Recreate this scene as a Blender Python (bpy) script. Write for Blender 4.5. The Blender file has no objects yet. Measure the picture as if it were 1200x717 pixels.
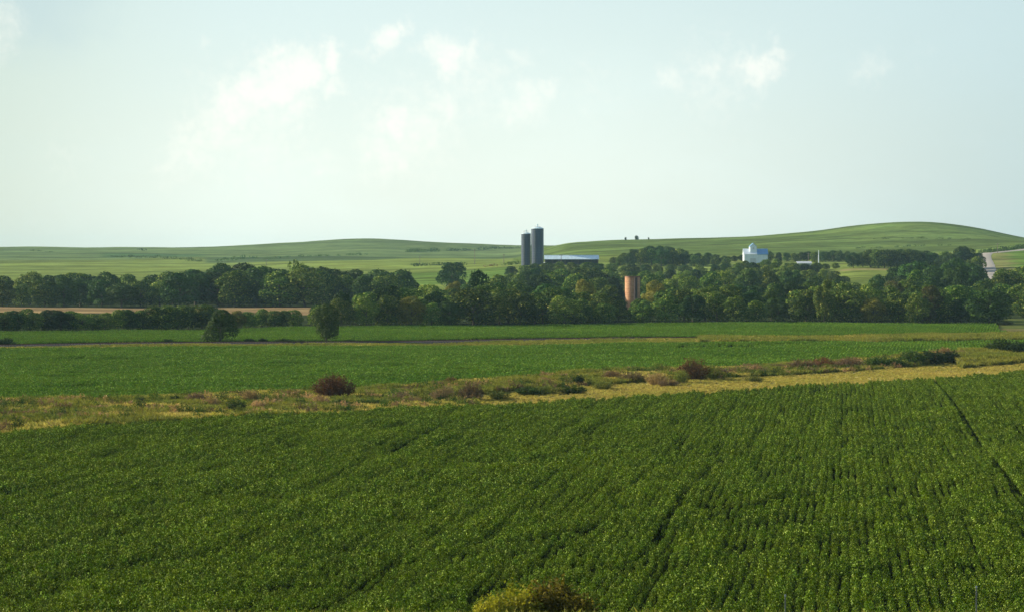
import bpy, math, random
import numpy as np
from mathutils import Vector

random.seed(7)
rng = np.random.default_rng(7)
scene = bpy.context.scene
COL = scene.collection
R = math.radians

# ------------------------------------------------------------------ camera
H = 19.0            # eye height above the valley floor (m)
F = 3000.0          # focal length in px of the 1200 px wide photograph
YH = 300.0          # height of the true horizon in the photograph
cam_d = bpy.data.cameras.new('camera')
cam = bpy.data.objects.new('camera', cam_d)
COL.objects.link(cam)
cam_d.sensor_width = 36
cam_d.lens = 36 * F / 1200
cam_d.clip_start = 0.5
cam_d.clip_end = 30000
cam.location = (0, 0, H)
cam.rotation_euler = (R(90) - math.atan((358.5 - YH) / F), 0, 0)
scene.camera = cam

# ------------------------------------------------------------------ light
SUN_EL, SUN_AZ = 20.0, -72.0        # azimuth from the view direction (+Y), negative = left
sun_dir = Vector((math.sin(R(SUN_AZ)) * math.cos(R(SUN_EL)), math.cos(R(SUN_AZ)) * math.cos(R(SUN_EL)), math.sin(R(SUN_EL))))
sl = bpy.data.lights.new('sun', 'SUN')
sl.energy = 5.0
sl.angle = R(0.5)
sl.color = (1.0, 0.86, 0.66)
so = bpy.data.objects.new('sun', sl)
COL.objects.link(so)
so.rotation_euler = sun_dir.to_track_quat('Z', 'Y').to_euler()

world = bpy.data.worlds.new('World')
scene.world = world
world.use_nodes = True
SKY_STRENGTH = 0.1
EXPOSURE = 0.7
HAZE = 4.8e-5

scene.view_settings.view_transform = 'Standard'
scene.view_settings.look = 'None'
scene.view_settings.exposure = EXPOSURE
scene.view_settings.gamma = 1
scene.render.engine = 'CYCLES'
scene.cycles.max_bounces = 8
scene.cycles.diffuse_bounces = 3
scene.cycles.transmission_bounces = 4
scene.cycles.volume_bounces = 1
scene.cycles.transparent_max_bounces = 8


class NT:
    """small helper round a node tree"""
    def __init__(s, tree):
        s.t = tree
        s.n = tree.nodes
        s.l = tree.links
        s.n.clear()

    def new(s, typ, **kw):
        n = s.n.new(typ)
        for k, v in kw.items():
            setattr(n, k, v)
        return n

    def val(s, sock, v):
        if isinstance(v, bpy.types.NodeSocket):
            s.l.new(v, sock)
        else:
            sock.default_value = v

    def math(s, op, a, b=0.0, c=None, clamp=False):
        n = s.new('ShaderNodeMath', operation=op, use_clamp=clamp)
        s.val(n.inputs[0], a)
        s.val(n.inputs[1], b)
        if c is not None:
            s.val(n.inputs[2], c)
        return n.outputs[0]

    def vmath(s, op, a, b=(0, 0, 0), out=0):
        n = s.new('ShaderNodeVectorMath', operation=op)
        s.val(n.inputs[0], a)
        s.val(n.inputs[1], b)
        return n.outputs[out]

    def mix(s, f, a, b, blend='MIX'):
        n = s.new('ShaderNodeMix', data_type='RGBA', blend_type=blend)
        s.val(n.inputs[0], f)
        s.val(n.inputs[6], a if isinstance(a, bpy.types.NodeSocket) else (*a, 1))
        s.val(n.inputs[7], b if isinstance(b, bpy.types.NodeSocket) else (*b, 1))
        return n.outputs[2]

    def noise(s, vec, scale, detail=3, rough=0.55, out='Fac'):
        n = s.new('ShaderNodeTexNoise')
        if vec is not None:
            s.l.new(vec, n.inputs['Vector'])
        n.inputs['Scale'].default_value = scale
        n.inputs['Detail'].default_value = detail
        n.inputs['Roughness'].default_value = rough
        return n.outputs[out]

    def ramp(s, f, lo, hi, a=0.0, b=1.0):
        n = s.new('ShaderNodeMapRange', interpolation_type='SMOOTHSTEP')
        s.val(n.inputs[0], f)
        n.inputs[1].default_value = lo
        n.inputs[2].default_value = hi
        n.inputs[3].default_value = a
        n.inputs[4].default_value = b
        return n.outputs[0]


# sky: Nishita behind thin white haze and broken fair-weather cloud
w = NT(world.node_tree)
tc = w.new('ShaderNodeTexCoord')
D = tc.outputs['Generated']
sky = w.new('ShaderNodeTexSky', sky_type='NISHITA')
sky.sun_disc = False
sky.sun_elevation = R(SUN_EL)
sky.sun_rotation = R(SUN_AZ)
sky.altitude = 300
sky.air_density = 1.0
sky.dust_density = 1.6
sky.ozone_density = 1.0
sep = w.new('ShaderNodeSeparateXYZ')
w.l.new(D, sep.inputs[0])
front = w.ramp(sep.outputs['Y'], 0.3, 0.7)
# thin veil: stretched noise everywhere over the dome
vv = w.vmath('MULTIPLY', D, (1.0, 1.0, 2.6))
veil = w.ramp(w.noise(vv, 7.0, 5, 0.6), 0.35, 0.75)
# cumulus: warped soft puffs at fixed bearings, plus generic puffs on the rest of the dome
nz = w.noise(D, 70.0, 7, 0.66, out='Color')
nzb = w.vmath('SUBTRACT', nz, (0.5, 0.5, 0.5))
wq = w.vmath('MULTIPLY', nzb, (0.026, 0.0, 0.026))
flat = w.vmath('MULTIPLY', w.vmath('ADD', D, wq), (1.0, 0.0, 1.0))
puffs = [(388, 72, 17, 1.0), (352, 88, 30, 1.0), (325, 95, 30, .9), (300, 108, 26, .85), (278, 128, 30, .75), (255, 150, 34, .6),
         (228, 178, 36, .5), (205, 198, 26, .4), (388, 106, 17, .7), (345, 128, 28, .6), (370, 100, 20, .5),
         (452, 46, 22, .9), (472, 36, 14, .7), (430, 60, 14, .4), (525, 72, 24, .9), (546, 60, 14, .6), (500, 62, 14, .4),
         (463, 140, 26, .8), (485, 160, 34, .6), (452, 182, 34, .55), (522, 125, 24, .55), (620, 116, 26, .6),
         (640, 104, 14, .6), (598, 130, 20, .45), (615, 70, 16, .5), (785, 96, 18, .5), (832, 92, 18, .5), (882, 82, 24, .8),
         (906, 66, 15, .6), (1018, 82, 22, .35), (1065, 70, 16, .15), (245, 47, 9, .35), (12, 38, 34, .4), (88, 185, 26, .2),
         (375, 190, 20, .35), (300, 170, 50, .35), (300, 140, 75, .42), (480, 150, 60, .45), (560, 95, 50, .35), (840, 92, 55, .32), (700, 105, 40, .2)]
acc = None
for (px, py, r, a) in puffs:
    c = ((px - 600) / F, 0.0, (YH - py) / F)
    d = w.vmath('DISTANCE', flat, c, out=1)
    g = w.ramp(d, r * 0.1 / F, r * 1.75 / F, a, 0.0)
    acc = g if acc is None else w.math('MAXIMUM', acc, g)
fine = w.noise(D, 260.0, 4, 0.6)
acc = w.ramp(w.math('SUBTRACT', acc, w.math('MULTIPLY', w.math('SUBTRACT', fine, 0.45), 0.8)), 0.0, 1.1)
acc = w.math('MULTIPLY', acc, front)
gen = w.math('MULTIPLY', w.ramp(w.noise(D, 5.0, 6, 0.6), 0.56, 0.7), w.math('SUBTRACT', 1.0, front))
cloud = w.math('MAXIMUM', acc, gen)
lowsky = w.ramp(sep.outputs['Z'], 0.06, 0.28, 0.84, 0.0)
side = w.ramp(sep.outputs['X'], 0.0, 0.26, 0.0, 1.0)
pale = w.mix(side, (5.9, 6.6, 6.05), (3.35, 4.3, 4.4))
pale = w.mix(w.ramp(sep.outputs['Z'], 0.01, 0.11, 0.0, 0.6), pale, (3.95, 5.15, 5.4))
pale = w.mix(w.ramp(sep.outputs['X'], -0.24, -0.09, 0.7, 0.0), pale, (3.5, 4.3, 3.7))
base = w.mix(w.math('MULTIPLY_ADD', veil, 0.10, lowsky, clamp=True), sky.outputs[0], pale)
grey = w.math('MULTIPLY', w.ramp(w.vmath('DISTANCE', flat, ((60 - 600) / F, 0, (YH + 15) / F), out=1), 20 / F, 120 / F, 0.5, 0.0), front)
base = w.mix(grey, base, (3.4, 4.4, 4.7))
cl = w.mix(w.math('MULTIPLY', cloud, 0.64), base, (7.3, 7.1, 6.4))
bg = w.new('ShaderNodeBackground')
w.l.new(cl, bg.inputs[0])
bg.inputs[1].default_value = SKY_STRENGTH
wo = w.new('ShaderNodeOutputWorld')
w.l.new(bg.outputs[0], wo.inputs[0])


# ------------------------------------------------------------------ helpers
def link(o, parent=None):
    COL.objects.link(o)
    if parent is not None:
        o.parent = parent
    return o


def tag(o, label=None, cat=None, group=None, kind=None):
    if label: o['label'] = label
    if cat: o['category'] = cat
    if group: o['group'] = group
    if kind: o['kind'] = kind
    return o


def empty(name, loc, rz=0.0):
    o = bpy.data.objects.new(name, None)
    o.location = loc
    o.rotation_euler = (0, 0, rz)
    o.empty_display_size = 0.5
    return link(o)


def mesh_np(name, verts, faces):
    """faces: (n, k) array, all of one size"""
    verts = np.asarray(verts, dtype=np.float32)
    faces = np.asarray(faces, dtype=np.int32)
    me = bpy.data.meshes.new(name)
    n, k = faces.shape
    me.vertices.add(len(verts))
    me.vertices.foreach_set('co', verts.ravel())
    me.loops.add(n * k)
    me.loops.foreach_set('vertex_index', faces.ravel())
    me.polygons.add(n)
    me.polygons.foreach_set('loop_start', np.arange(0, n * k, k, dtype=np.int32))
    me.polygons.foreach_set('loop_total', np.full(n, k, dtype=np.int32))
    me.update(calc_edges=True)
    return me


class MB:
    def __init__(s):
        s.v = []
        s.f = []

    def box(s, c, size, rz=0.0):
        x, y, z = c
        sx, sy, sz = size[0] / 2, size[1] / 2, size[2] / 2
        b = len(s.v)
        ca, sa = math.cos(rz), math.sin(rz)
        for dx, dy, dz in ((-1, -1, -1), (1, -1, -1), (1, 1, -1), (-1, 1, -1), (-1, -1, 1), (1, -1, 1), (1, 1, 1), (-1, 1, 1)):
            ax, ay = dx * sx, dy * sy
            s.v.append((x + ax * ca - ay * sa, y + ax * sa + ay * ca, z + dz * sz))
        for q in ((0, 3, 2, 1), (4, 5, 6, 7), (0, 1, 5, 4), (1, 2, 6, 5), (2, 3, 7, 6), (3, 0, 4, 7)):
            s.f.append(tuple(b + i for i in q))

    def lathe(s, prof, n=24, c=(0, 0), a0=0.0, a1=2 * math.pi):
        """prof: (radius, z) list"""
        full = abs(a1 - a0 - 2 * math.pi) < 1e-6
        m = n if full else n + 1
        b = len(s.v)
        for r, z in prof:
            for i in range(m):
                a = a0 + (a1 - a0) * i / n
                s.v.append((c[0] + r * math.cos(a), c[1] + r * math.sin(a), z))
        for j in range(len(prof) - 1):
            for i in range(n):
                i2 = (i + 1) % m
                s.f.append((b + j * m + i, b + j * m + i2, b + (j + 1) * m + i2, b + (j + 1) * m + i))

    def tube(s, p, q, r0, r1=None, n=8):
        r1 = r0 if r1 is None else r1
        p, q = Vector(p), Vector(q)
        d = (q - p).normalized()
        u = d.orthogonal().normalized()
        v = d.cross(u)
        b = len(s.v)
        for c, r in ((p, r0), (q, r1)):
            for i in range(n):
                a = 2 * math.pi * i / n
                s.v.append(tuple(c + u * (r * math.cos(a)) + v * (r * math.sin(a))))
        for i in range(n):
            s.f.append((b + i, b + (i + 1) % n, b + n + (i + 1) % n, b + n + i))
        s.f.append(tuple(b + i for i in reversed(range(n))))
        s.f.append(tuple(b + n + i for i in range(n)))

    def poly(s, pts):
        b = len(s.v)
        s.v += [tuple(p) for p in pts]
        s.f.append(tuple(range(b, b + len(pts))))

    def prism(s, pts, x0, x1):
        """closed yz outline pulled along x"""
        b = len(s.v)
        n = len(pts)
        s.v += [(x0, y, z) for y, z in pts] + [(x1, y, z) for y, z in pts]
        for i in range(n):
            j = (i + 1) % n
            s.f.append((b + i, b + j, b + n + j, b + n + i))
        s.f.append(tuple(b + i for i in reversed(range(n))))
        s.f.append(tuple(b + n + i for i in range(n)))

    def mesh(s, name, m, smooth=False):
        me = bpy.data.meshes.new(name)
        me.from_pydata(s.v, [], s.f)
        me.materials.append(m)
        if smooth:
            for p in me.polygons: p.use_smooth = True
        me.update()
        return me

    def build(s, name, m, parent=None, smooth=False):
        return link(bpy.data.objects.new(name, s.mesh(name, m, smooth)), parent)


# ------------------------------------------------------------------ materials
def mat(name):
    m = bpy.data.materials.new(name)
    m.use_nodes = True
    t = NT(m.node_tree)
    out = t.new('ShaderNodeOutputMaterial')
    return m, t, out


def principled(t, col, rough=0.6, metal=0.0, spec=0.5):
    p = t.new('ShaderNodeBsdfPrincipled')
    t.val(p.inputs['Base Color'], col if isinstance(col, bpy.types.NodeSocket) else (*col, 1))
    t.val(p.inputs['Roughness'], rough)
    p.inputs['Metallic'].default_value = metal
    p.inputs['Specular IOR Level'].default_value = spec
    return p


def simple(name, col, rough=0.6, metal=0.0, var=0.25, scale=1.5, streak=True):
    m, t, out = mat(name)
    co = t.new('ShaderNodeTexCoord').outputs['Object']
    v = t.vmath('MULTIPLY', co, (1, 1, 0.25 if streak else 1))
    n = t.noise(v, scale, 5, 0.65)
    c = t.mix(t.ramp(n, 0.3, 0.7), tuple(x * (1 - var) for x in col), tuple(min(1, x * (1 + var)) for x in col))
    p = principled(t, c, rough, metal)
    t.l.new(p.outputs[0], out.inputs[0])
    return m


def leafmat(name, a, b, trans=0.3, rough=0.55, nscale=0.35, objvar=0.4, spec=0.06, third=None):
    """a, b: the two leaf colours mixed by clump; objvar: brightness spread from one plant to the next"""
    m, t, out = mat(name)
    geo = t.new('ShaderNodeNewGeometry')
    oi = t.new('ShaderNodeObjectInfo')
    n = t.noise(geo.outputs['Position'], nscale, 3, 0.6)
    f = t.ramp(n, 0.32, 0.68)
    c = t.mix(f, a, b)
    rnd = oi.outputs['Random']
    isl = geo.outputs['Random Per Island']
    if third is not None:
        c = t.mix(t.ramp(isl, 0.82, 0.97), c, third)
    g = t.math('MULTIPLY_ADD', rnd, 2 * objvar, 1 - objvar)
    g = t.math('MULTIPLY', g, t.math('MULTIPLY_ADD', isl, 0.7, 0.65))
    hs = t.new('ShaderNodeHueSaturation')
    t.l.new(c, hs.inputs['Color'])
    t.l.new(g, hs.inputs['Value'])
    hue = t.math('MULTIPLY_ADD', t.math('FRACT', t.math('MULTIPLY', rnd, 7.31)), 0.03, 0.485)
    t.l.new(hue, hs.inputs['Hue'])
    c = hs.outputs[0]
    p = principled(t, c, rough, 0, spec)
    tr = t.new('ShaderNodeBsdfTranslucent')
    tc_ = t.mix(1.0, c, (1.0, 1.0, 0.45), 'MULTIPLY')
    t.l.new(tc_, tr.inputs[0])
    ms = t.new('ShaderNodeMixShader')
    ms.inputs[0].default_value = trans
    t.l.new(p.outputs[0], ms.inputs[1])
    t.l.new(tr.outputs[0], ms.inputs[2])
    t.l.new(ms.outputs[0], out.inputs[0])
    return m


M = {}
M['leaf_mid'] = leafmat('tree_leaves', (0.034, 0.086, 0.010), (0.082, 0.150, 0.014), 0.18, 0.55, 0.25, third=(0.24, 0.28, 0.05))  # third colour paints sunlit speckle onto some leaves
M['leaf_dark'] = leafmat('dark_tree_leaves', (0.021, 0.058, 0.011), (0.044, 0.096, 0.014), 0.15, 0.55, 0.25)
M['leaf_pale'] = leafmat('pale_tree_leaves', (0.080, 0.16, 0.018), (0.13, 0.21, 0.024), 0.2, 0.55, 0.3, third=(0.32, 0.34, 0.08))  # third colour again puts sunlit highlights into the crown
M['leaf_yellow'] = leafmat('yellowing_tree_leaves', (0.13, 0.15, 0.03), (0.2, 0.19, 0.03), 0.3, 0.55, 0.3)
M['leaf_rust'] = leafmat('rusty_leaves', (0.10, 0.085, 0.03), (0.075, 0.10, 0.025), 0.25, 0.6, 0.5)
M['bush_green'] = leafmat('bush_leaves', (0.04, 0.085, 0.015), (0.075, 0.13, 0.02), 0.3, 0.55, 0.6)
M['bush_dark'] = leafmat('dark_bush_leaves', (0.02, 0.045, 0.014), (0.035, 0.07, 0.018), 0.2, 0.55, 0.6)
M['bush_red'] = leafmat('red_brown_twigs', (0.16, 0.08, 0.036), (0.12, 0.068, 0.03), 0.25, 0.7, 0.6)
M['bush_brown'] = leafmat('dry_brown_twigs', (0.22, 0.155, 0.085), (0.15, 0.11, 0.065), 0.25, 0.7, 0.7)
M['bush_pink'] = leafmat('dry_pink_seed_heads', (0.40, 0.26, 0.14), (0.27, 0.19, 0.09), 0.25, 0.7, 0.7)
M['bush_olive'] = leafmat('olive_weeds', (0.17, 0.19, 0.035), (0.12, 0.16, 0.03), 0.3, 0.7, 0.7)
M['shrub_gold'] = leafmat('sunlit_yellow_green_leaves', (0.12, 0.15, 0.012), (0.30, 0.29, 0.03), 0.4, 0.5, 0.9)  # yellow-green leaves, gold raised to carry the shrub's sunlit side
M['shrub_brown'] = leafmat('brownish_shrub_leaves', (0.09, 0.075, 0.010), (0.15, 0.12, 0.015), 0.3, 0.6, 0.9)
M['soy'] = leafmat('soybean_leaves', (0.060, 0.114, 0.0), (0.090, 0.150, 0.0), 0.24, 0.6, 0.07, 0.3, 0.05, third=(0.30, 0.41, 0.09))
M['soy_far'] = leafmat('far_soybean_leaves', (0.055, 0.135, 0.001), (0.078, 0.165, 0.002), 0.3, 0.6, 0.05, 0.16, 0.05, third=(0.12, 0.22, 0.03))
M['grass_green'] = leafmat('verge_grass_blades', (0.13, 0.165, 0.020), (0.21, 0.215, 0.035), 0.35, 0.6, 0.06, 0.25, 0.2)
M['grass_tan'] = leafmat('dry_grass_blades', (0.46, 0.39, 0.11), (0.36, 0.34, 0.08), 0.3, 0.7, 0.08, 0.25, 0.2)
M['bark'] = simple('bark', (0.07, 0.055, 0.04), 0.9, var=0.3, scale=6)


# ------------------------------------------------------------------ terrain
# rows: image height of the ground seen at each distance, down a set of bearings (surveyed from the photo)
DEP = np.array([700, 900, 1100, 1200, 1300, 1500, 1700, 2000, 2300, 2700, 3100, 3600, 5000], float)
COLS = {
    -500: [381.4, 363, 352, 346, 340, 329, 321, 312, 306, 299, 292, 295, 302],
    0:    [381.4, 363, 352, 345, 338, 327, 318, 310, 304, 297.5, 290.7, 294, 300],
    150:  [381.4, 363, 352, 345, 338, 326, 318, 310, 304, 297, 290.2, 293, 300],
    300:  [381.4, 363, 351, 344, 337, 324, 316, 309, 303, 295, 286.6, 290, 299],
    425:  [381.4, 363, 351, 343, 335, 321, 313, 307, 301, 291, 280.6, 285, 298],
    520:  [381.4, 363, 350, 342, 333, 318, 311, 305.5, 301, 293, 284.6, 288, 298],
    600:  [381.4, 363, 349, 340, 328, 312.5, 308, 304, 300, 294, 289, 291, 299],
    640:  [381.4, 363, 348, 338, 325, 311, 306, 299, 291, 290, 289.5, 292, 299],
    665:  [381.4, 363, 348, 338, 325, 311, 304, 294, 285, 288, 291, 294, 300],
    700:  [381.4, 362, 347, 337, 325, 311, 302, 291, 282.6, 287, 291, 294, 300],
    760:  [381.4, 361, 346, 336, 324, 311, 300, 289, 281, 285, 290, 294, 300],
    850:  [381.4, 361, 346, 336, 324, 310, 299, 288, 278, 283, 289, 294, 300],
    900:  [381.4, 361, 346, 335, 323, 309, 299, 287, 276, 281, 288, 293, 300],
    960:  [381.4, 361, 345, 332, 320, 308.5, 299, 285, 272, 278, 286, 293, 300],
    1000: [381.4, 361, 345, 328, 316.5, 307.5, 298, 284, 267.3, 276, 285, 292, 300],
    1040: [381.4, 361, 345, 328, 316.5, 307, 297, 282, 263, 273, 283, 291, 300],
    1075: [381.4, 361, 345, 330, 318, 306, 296, 281, 261.3, 272, 282, 291, 300],
    1110: [381.4, 361, 345, 332, 320, 304, 295, 281, 263.5, 274, 283, 291, 300],
    1150: [381.4, 361, 345, 333, 321, 300, 292, 281, 269, 278, 286, 292, 300],
    1200: [381.4, 361, 345, 332, 318, 299, 288, 283.5, 279, 285, 290, 294, 300],
    1260: [381.4, 361, 345, 332, 317, 299, 289, 286, 287, 290, 293, 296, 301],
    1700: [381.4, 361, 347, 336, 322, 305, 297, 294, 293, 294, 295, 298, 302],
}
CX = np.array(sorted(COLS), float)
ZT = np.array([[H - (COLS[int(c)][k] - YH) / F * DEP[k] for k in range(len(DEP))] for c in CX])
ZT[:, 0] = np.clip(ZT[:, 0], -0.02, 0.02)
DEPX = np.concatenate([[500, 600], DEP, [8000]])
ZT = np.concatenate([np.zeros((len(CX), 2)), ZT, ZT[:, -1:]], axis=1)


def cubic_table(xs, xk, yk_rows):
    """Catmull-Rom weights on non-uniform knots: returns (i, w[4])"""
    i = np.clip(np.searchsorted(xk, xs, side='right') - 1, 0, len(xk) - 2)
    t = np.clip((xs - xk[i]) / (xk[i + 1] - xk[i]), 0, 1)
    return i, t


def tangents(xk, y):
    s = (y[..., 1:] - y[..., :-1]) / (xk[1:] - xk[:-1])
    m = np.zeros_like(y)
    m[..., 1:-1] = 0.5 * (s[..., 1:] + s[..., :-1])
    m[..., 0] = s[..., 0]
    m[..., -1] = s[..., -1]
    # monotone limiter
    lim = 3 * np.minimum(np.abs(s[..., 1:]), np.abs(s[..., :-1]))
    m[..., 1:-1] = np.where(s[..., 1:] * s[..., :-1] <= 0, 0, np.clip(m[..., 1:-1], -lim, lim))
    return m


MZ = tangents(DEPX, ZT)


def herm(t, h, y0, y1, m0, m1):
    t2, t3 = t * t, t * t * t
    return (2 * t3 - 3 * t2 + 1) * y0 + (t3 - 2 * t2 + t) * h * m0 + (-2 * t3 + 3 * t2) * y1 + (t3 - t2) * h * m1


def ht(x, y):
    """ground height, world metres"""
    x = np.atleast_1d(np.asarray(x, float))
    y = np.atleast_1d(np.asarray(y, float))
    x, y = np.broadcast_arrays(x, y)
    yy = np.maximum(y, 120.0)
    px = np.clip(600 + F * x / yy, CX[0], CX[-1])
    d = np.clip(yy, DEPX[0], DEPX[-1])
    j, t = cubic_table(d, DEPX, None)
    h = DEPX[j + 1] - DEPX[j]
    i, u = cubic_table(px, CX, None)

    def col(ii):
        ii = np.clip(ii, 0, len(CX) - 1)
        return herm(t, h, ZT[ii, j], ZT[ii, j + 1], MZ[ii, j], MZ[ii, j + 1])
    c0, c1, c2, c3 = col(i - 1), col(i), col(i + 1), col(i + 2)
    xm, x1, x2, x3 = CX[np.clip(i - 1, 0, len(CX) - 1)], CX[i], CX[i + 1], CX[np.clip(i + 2, 0, len(CX) - 1)]
    m1 = (c2 - c0) / (x2 - xm)
    m2 = (c3 - c1) / (x3 - x1)
    z = herm(u, x2 - x1, c1, c2, m1, m2)
    # gentle swells in the valley floor, rougher on the hills
    z = z + np.interp(y, [132, 200, 650, 900], [0, 1, 1, 1]) * (
        0.16 * np.sin(x / 19.0 + y / 31.0 + 0.6) + 0.12 * np.sin(x / 33.0 - y / 17.0) + 0.07 * np.sin(y / 11.0 + x / 7.5))
    z = z + np.interp(y, [1300, 2000], [0, 1]) * (
        1.0 * np.sin(x / 95.0 + y / 210.0) + 0.7 * np.sin(x / 47.0 - y / 120.0 + 1.0) + 0.4 * np.sin(x / 23.0 + y / 61.0 + 2.0)) * 0.8
    near = np.interp(y, [-400, 0, 15, 60, 100, 112, 125, 133], [17.3, 17.3, 16.2, 9.5, 4.4, 2.3, 0.2, 0.0])
    return z + near


def hz(x, y):
    return float(ht(x, y)[0])


def at(px, d, dz=0.0):
    """ground point on a bearing at a distance"""
    x = (px - 600) / F * d
    return Vector((x, d, hz(x, d) + dz))


def dist(py):
    return F * H / (py - YH)


def edge(pts, top=0.0):
    p = np.array(pts, float)
    return lambda px: np.interp(px, p[:, 0], F * (H - top) / (p[:, 1] - YH))


near_edge = edge([(-400, 524), (-100, 509), (0, 504), (117, 497), (260, 487.5), (400, 480.5), (500, 473.5), (633, 466), (800, 458.5),
                  (917, 450.5), (1067, 441), (1167, 434), (1200, 431), (1600, 410)], 0.7)
mid_edge = edge([(-400, 492), (0, 474), (200, 466), (367, 459), (483, 453), (577, 448), (643, 443), (733, 437), (850, 432),
                 (1000, 424), (1117, 414), (1200, 413), (1600, 406)])
mid_far = edge([(-400, 411.5), (0, 409.5), (300, 408), (600, 406), (850, 404), (1200, 400.5), (1600, 396)])
rail_e = edge([(-400, 411), (0, 406.5), (600, 399.7), (1200, 392.6), (1600, 388)])
far_edge = edge([(-400, 396), (0, 391), (250, 387), (350, 385), (600, 382), (900, 379), (1168, 379.5), (1172, 389), (1600, 388)])
RA = np.array([(0 - 600) / F * dist(406.5), dist(406.5)])
RB = np.array([(1200 - 600) / F * dist(392.6), dist(392.6)])
RU = (RB - RA) / np.linalg.norm(RB - RA)
RN = np.array([-RU[1], RU[0]])        # points away from the camera


def rail_off(x, y):
    return (x - RA[0]) * RN[0] + (y - RA[1]) * RN[1]


# ground sheet -----------------------------------------------------
def lines(spec):
    out = []
    for a, b, s in spec:
        out += list(np.arange(a, b, s))
    out.append(spec[-1][1])
    return np.array(out)


ys = lines([(-400, 90, 35), (90, 760, 1.6), (760, 1100, 3.4), (1100, 1800, 6), (1800, 3300, 14), (3300, 6000, 90)])
xh = lines([(0, 150, 2), (150, 260, 3.5), (260, 700, 9), (700, 3200, 50)])
xs = np.concatenate([-xh[::-1], xh[1:]])
GX, GY = np.meshgrid(xs, ys)
GZ = ht(GX.ravel(), GY.ravel()).reshape(GX.shape)
nx, ny = len(xs), len(ys)
idx = np.arange(nx * ny).reshape(ny, nx)
faces = np.stack([idx[:-1, :-1], idx[:-1, 1:], idx[1:, 1:], idx[1:, :-1]], -1).reshape(-1, 4)
me = mesh_np('ground', np.stack([GX, GY, GZ], -1).reshape(-1, 3), faces)

# surface colours by what grows or lies there (vertex colours, real-world albedo)
fx, fy = GX.ravel(), GY.ravel()
fpx = 600 + F * fx / np.maximum(fy, 60)
C = np.zeros((len(fx), 4), np.float32)
C[:, 3] = 1


def setc(mask, c):
    C[mask, :3] = c


setc(fy > -1e9, (0.085, 0.105, 0.028))
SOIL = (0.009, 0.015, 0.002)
ne, me_, mf, fe = near_edge(fpx), mid_edge(fpx), mid_far(fpx), far_edge(fpx)
ro = rail_off(fx, fy)
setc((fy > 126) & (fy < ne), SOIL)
strip = (fy >= ne) & (fy < me_)
setc(strip, (0.17, 0.165, 0.05))
setc(strip & (fpx > 560) & (fy < ne + (me_ - ne) * 0.55), (0.38, 0.33, 0.11))
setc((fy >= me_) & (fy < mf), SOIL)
setc((fy >= mf) & (ro < -3), (0.16, 0.165, 0.05))
setc((ro >= -3) & (ro < 4), (0.07, 0.075, 0.03))
setc((ro >= 5) & (ro < 12), (0.09, 0.12, 0.03))
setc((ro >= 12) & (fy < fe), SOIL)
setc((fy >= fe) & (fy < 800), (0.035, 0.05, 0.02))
setc((fy > 618) & (fy < 720) & (fpx > 1170) & (ro > 5), (0.15, 0.14, 0.05))
track = (np.abs(fy - 655 - (fx - 120) * 0.12) < 3.2) & (fpx > 1168)
setc(track, (0.19, 0.19, 0.08))
setc((fpx > 1172) & (fy > 672) & (fy < 770), (0.12, 0.15, 0.04))
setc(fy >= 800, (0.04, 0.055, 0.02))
stub = (fy > 838) & (fy < 945 + fx * 0.02) & (fpx < 370)
setc(stub, (0.28, 0.205, 0.10))
hill = (fy > 1330) | ((fy > 1150) & (fpx < 620))
setc(hill, (0.165, 0.22, 0.05))
setc(hill & (fpx > 600) & (fy > 1700), (0.112, 0.168, 0.04))
setc(hill & (fy > 2250) & (fpx < 620), (0.12, 0.175, 0.06))
setc((fpx > 240) & (fpx < 620) & (fy > 2030 + 0.25 * (fpx - 240)) & (fy < 2330), (0.09, 0.14, 0.05))
setc((fpx < 240) & (fy > 2380) & (fy < 2600) & (fpx > 120), (0.08, 0.145, 0.05))
setc((fpx > 470) & (fpx < 600) & (fy > 1300) & (fy < 1480), (0.12, 0.20, 0.04))
setc((fpx > 975) & (fpx < 1085) & (fy > 1150) & (fy < 1330), (0.16, 0.21, 0.045))
setc((fpx > 985) & (fpx < 1070) & (fy > 1290) & (fy < 1318), (0.26, 0.25, 0.09))
rf = (fpx > 1163) & (fy > 1180) & (fy < 1690)
setc(rf, (0.115, 0.205, 0.035))
setc(rf & (fpx < 1180 + (1500 - fy) * 0.06), (0.19, 0.20, 0.07))
ca = me.color_attributes.new('surface', 'FLOAT_COLOR', 'POINT')
ca.data.foreach_set('color', C.ravel())
gm, t, out = mat('ground_cover')
vc = t.new('ShaderNodeVertexColor', layer_name='surface')
pos = t.new('ShaderNodeNewGeometry').outputs['Position']
n1 = t.noise(pos, 0.6, 5, 0.7)
n2 = t.noise(pos, 0.03, 4, 0.6)
sv = t.vmath('MULTIPLY', pos, (0.0035, 0.016, 0.016))
n3 = t.noise(sv, 1.0, 5, 0.6)
f = t.math('MULTIPLY_ADD', n1, 0.9, 0.55)
f = t.math('MULTIPLY', f, t.math('MULTIPLY_ADD', n2, 0.7, 0.65))
f = t.math('MULTIPLY', f, t.math('MULTIPLY_ADD', t.ramp(n3, 0.38, 0.62), 0.6, 0.7))
hs = t.new('ShaderNodeHueSaturation')
t.l.new(vc.outputs[0], hs.inputs['Color'])
t.l.new(f, hs.inputs['Value'])
n4 = t.noise(t.vmath('MULTIPLY', pos, (0.05, 0.11, 0.11)), 1.0, 6, 0.7)
f = t.math('MULTIPLY', f, t.math('MULTIPLY_ADD', t.ramp(n4, 0.38, 0.58), 0.5, 0.66))
t.l.new(f, hs.inputs['Value'])
t.l.new(t.math('MULTIPLY_ADD', n2, 0.05, 0.475), hs.inputs['Hue'])
bp = t.new('ShaderNodeBump')
bp.inputs['Strength'].default_value = 0.6
bp.inputs['Distance'].default_value = 0.4
t.l.new(t.noise(pos, 0.9, 4, 0.7), bp.inputs['Height'])
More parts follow.
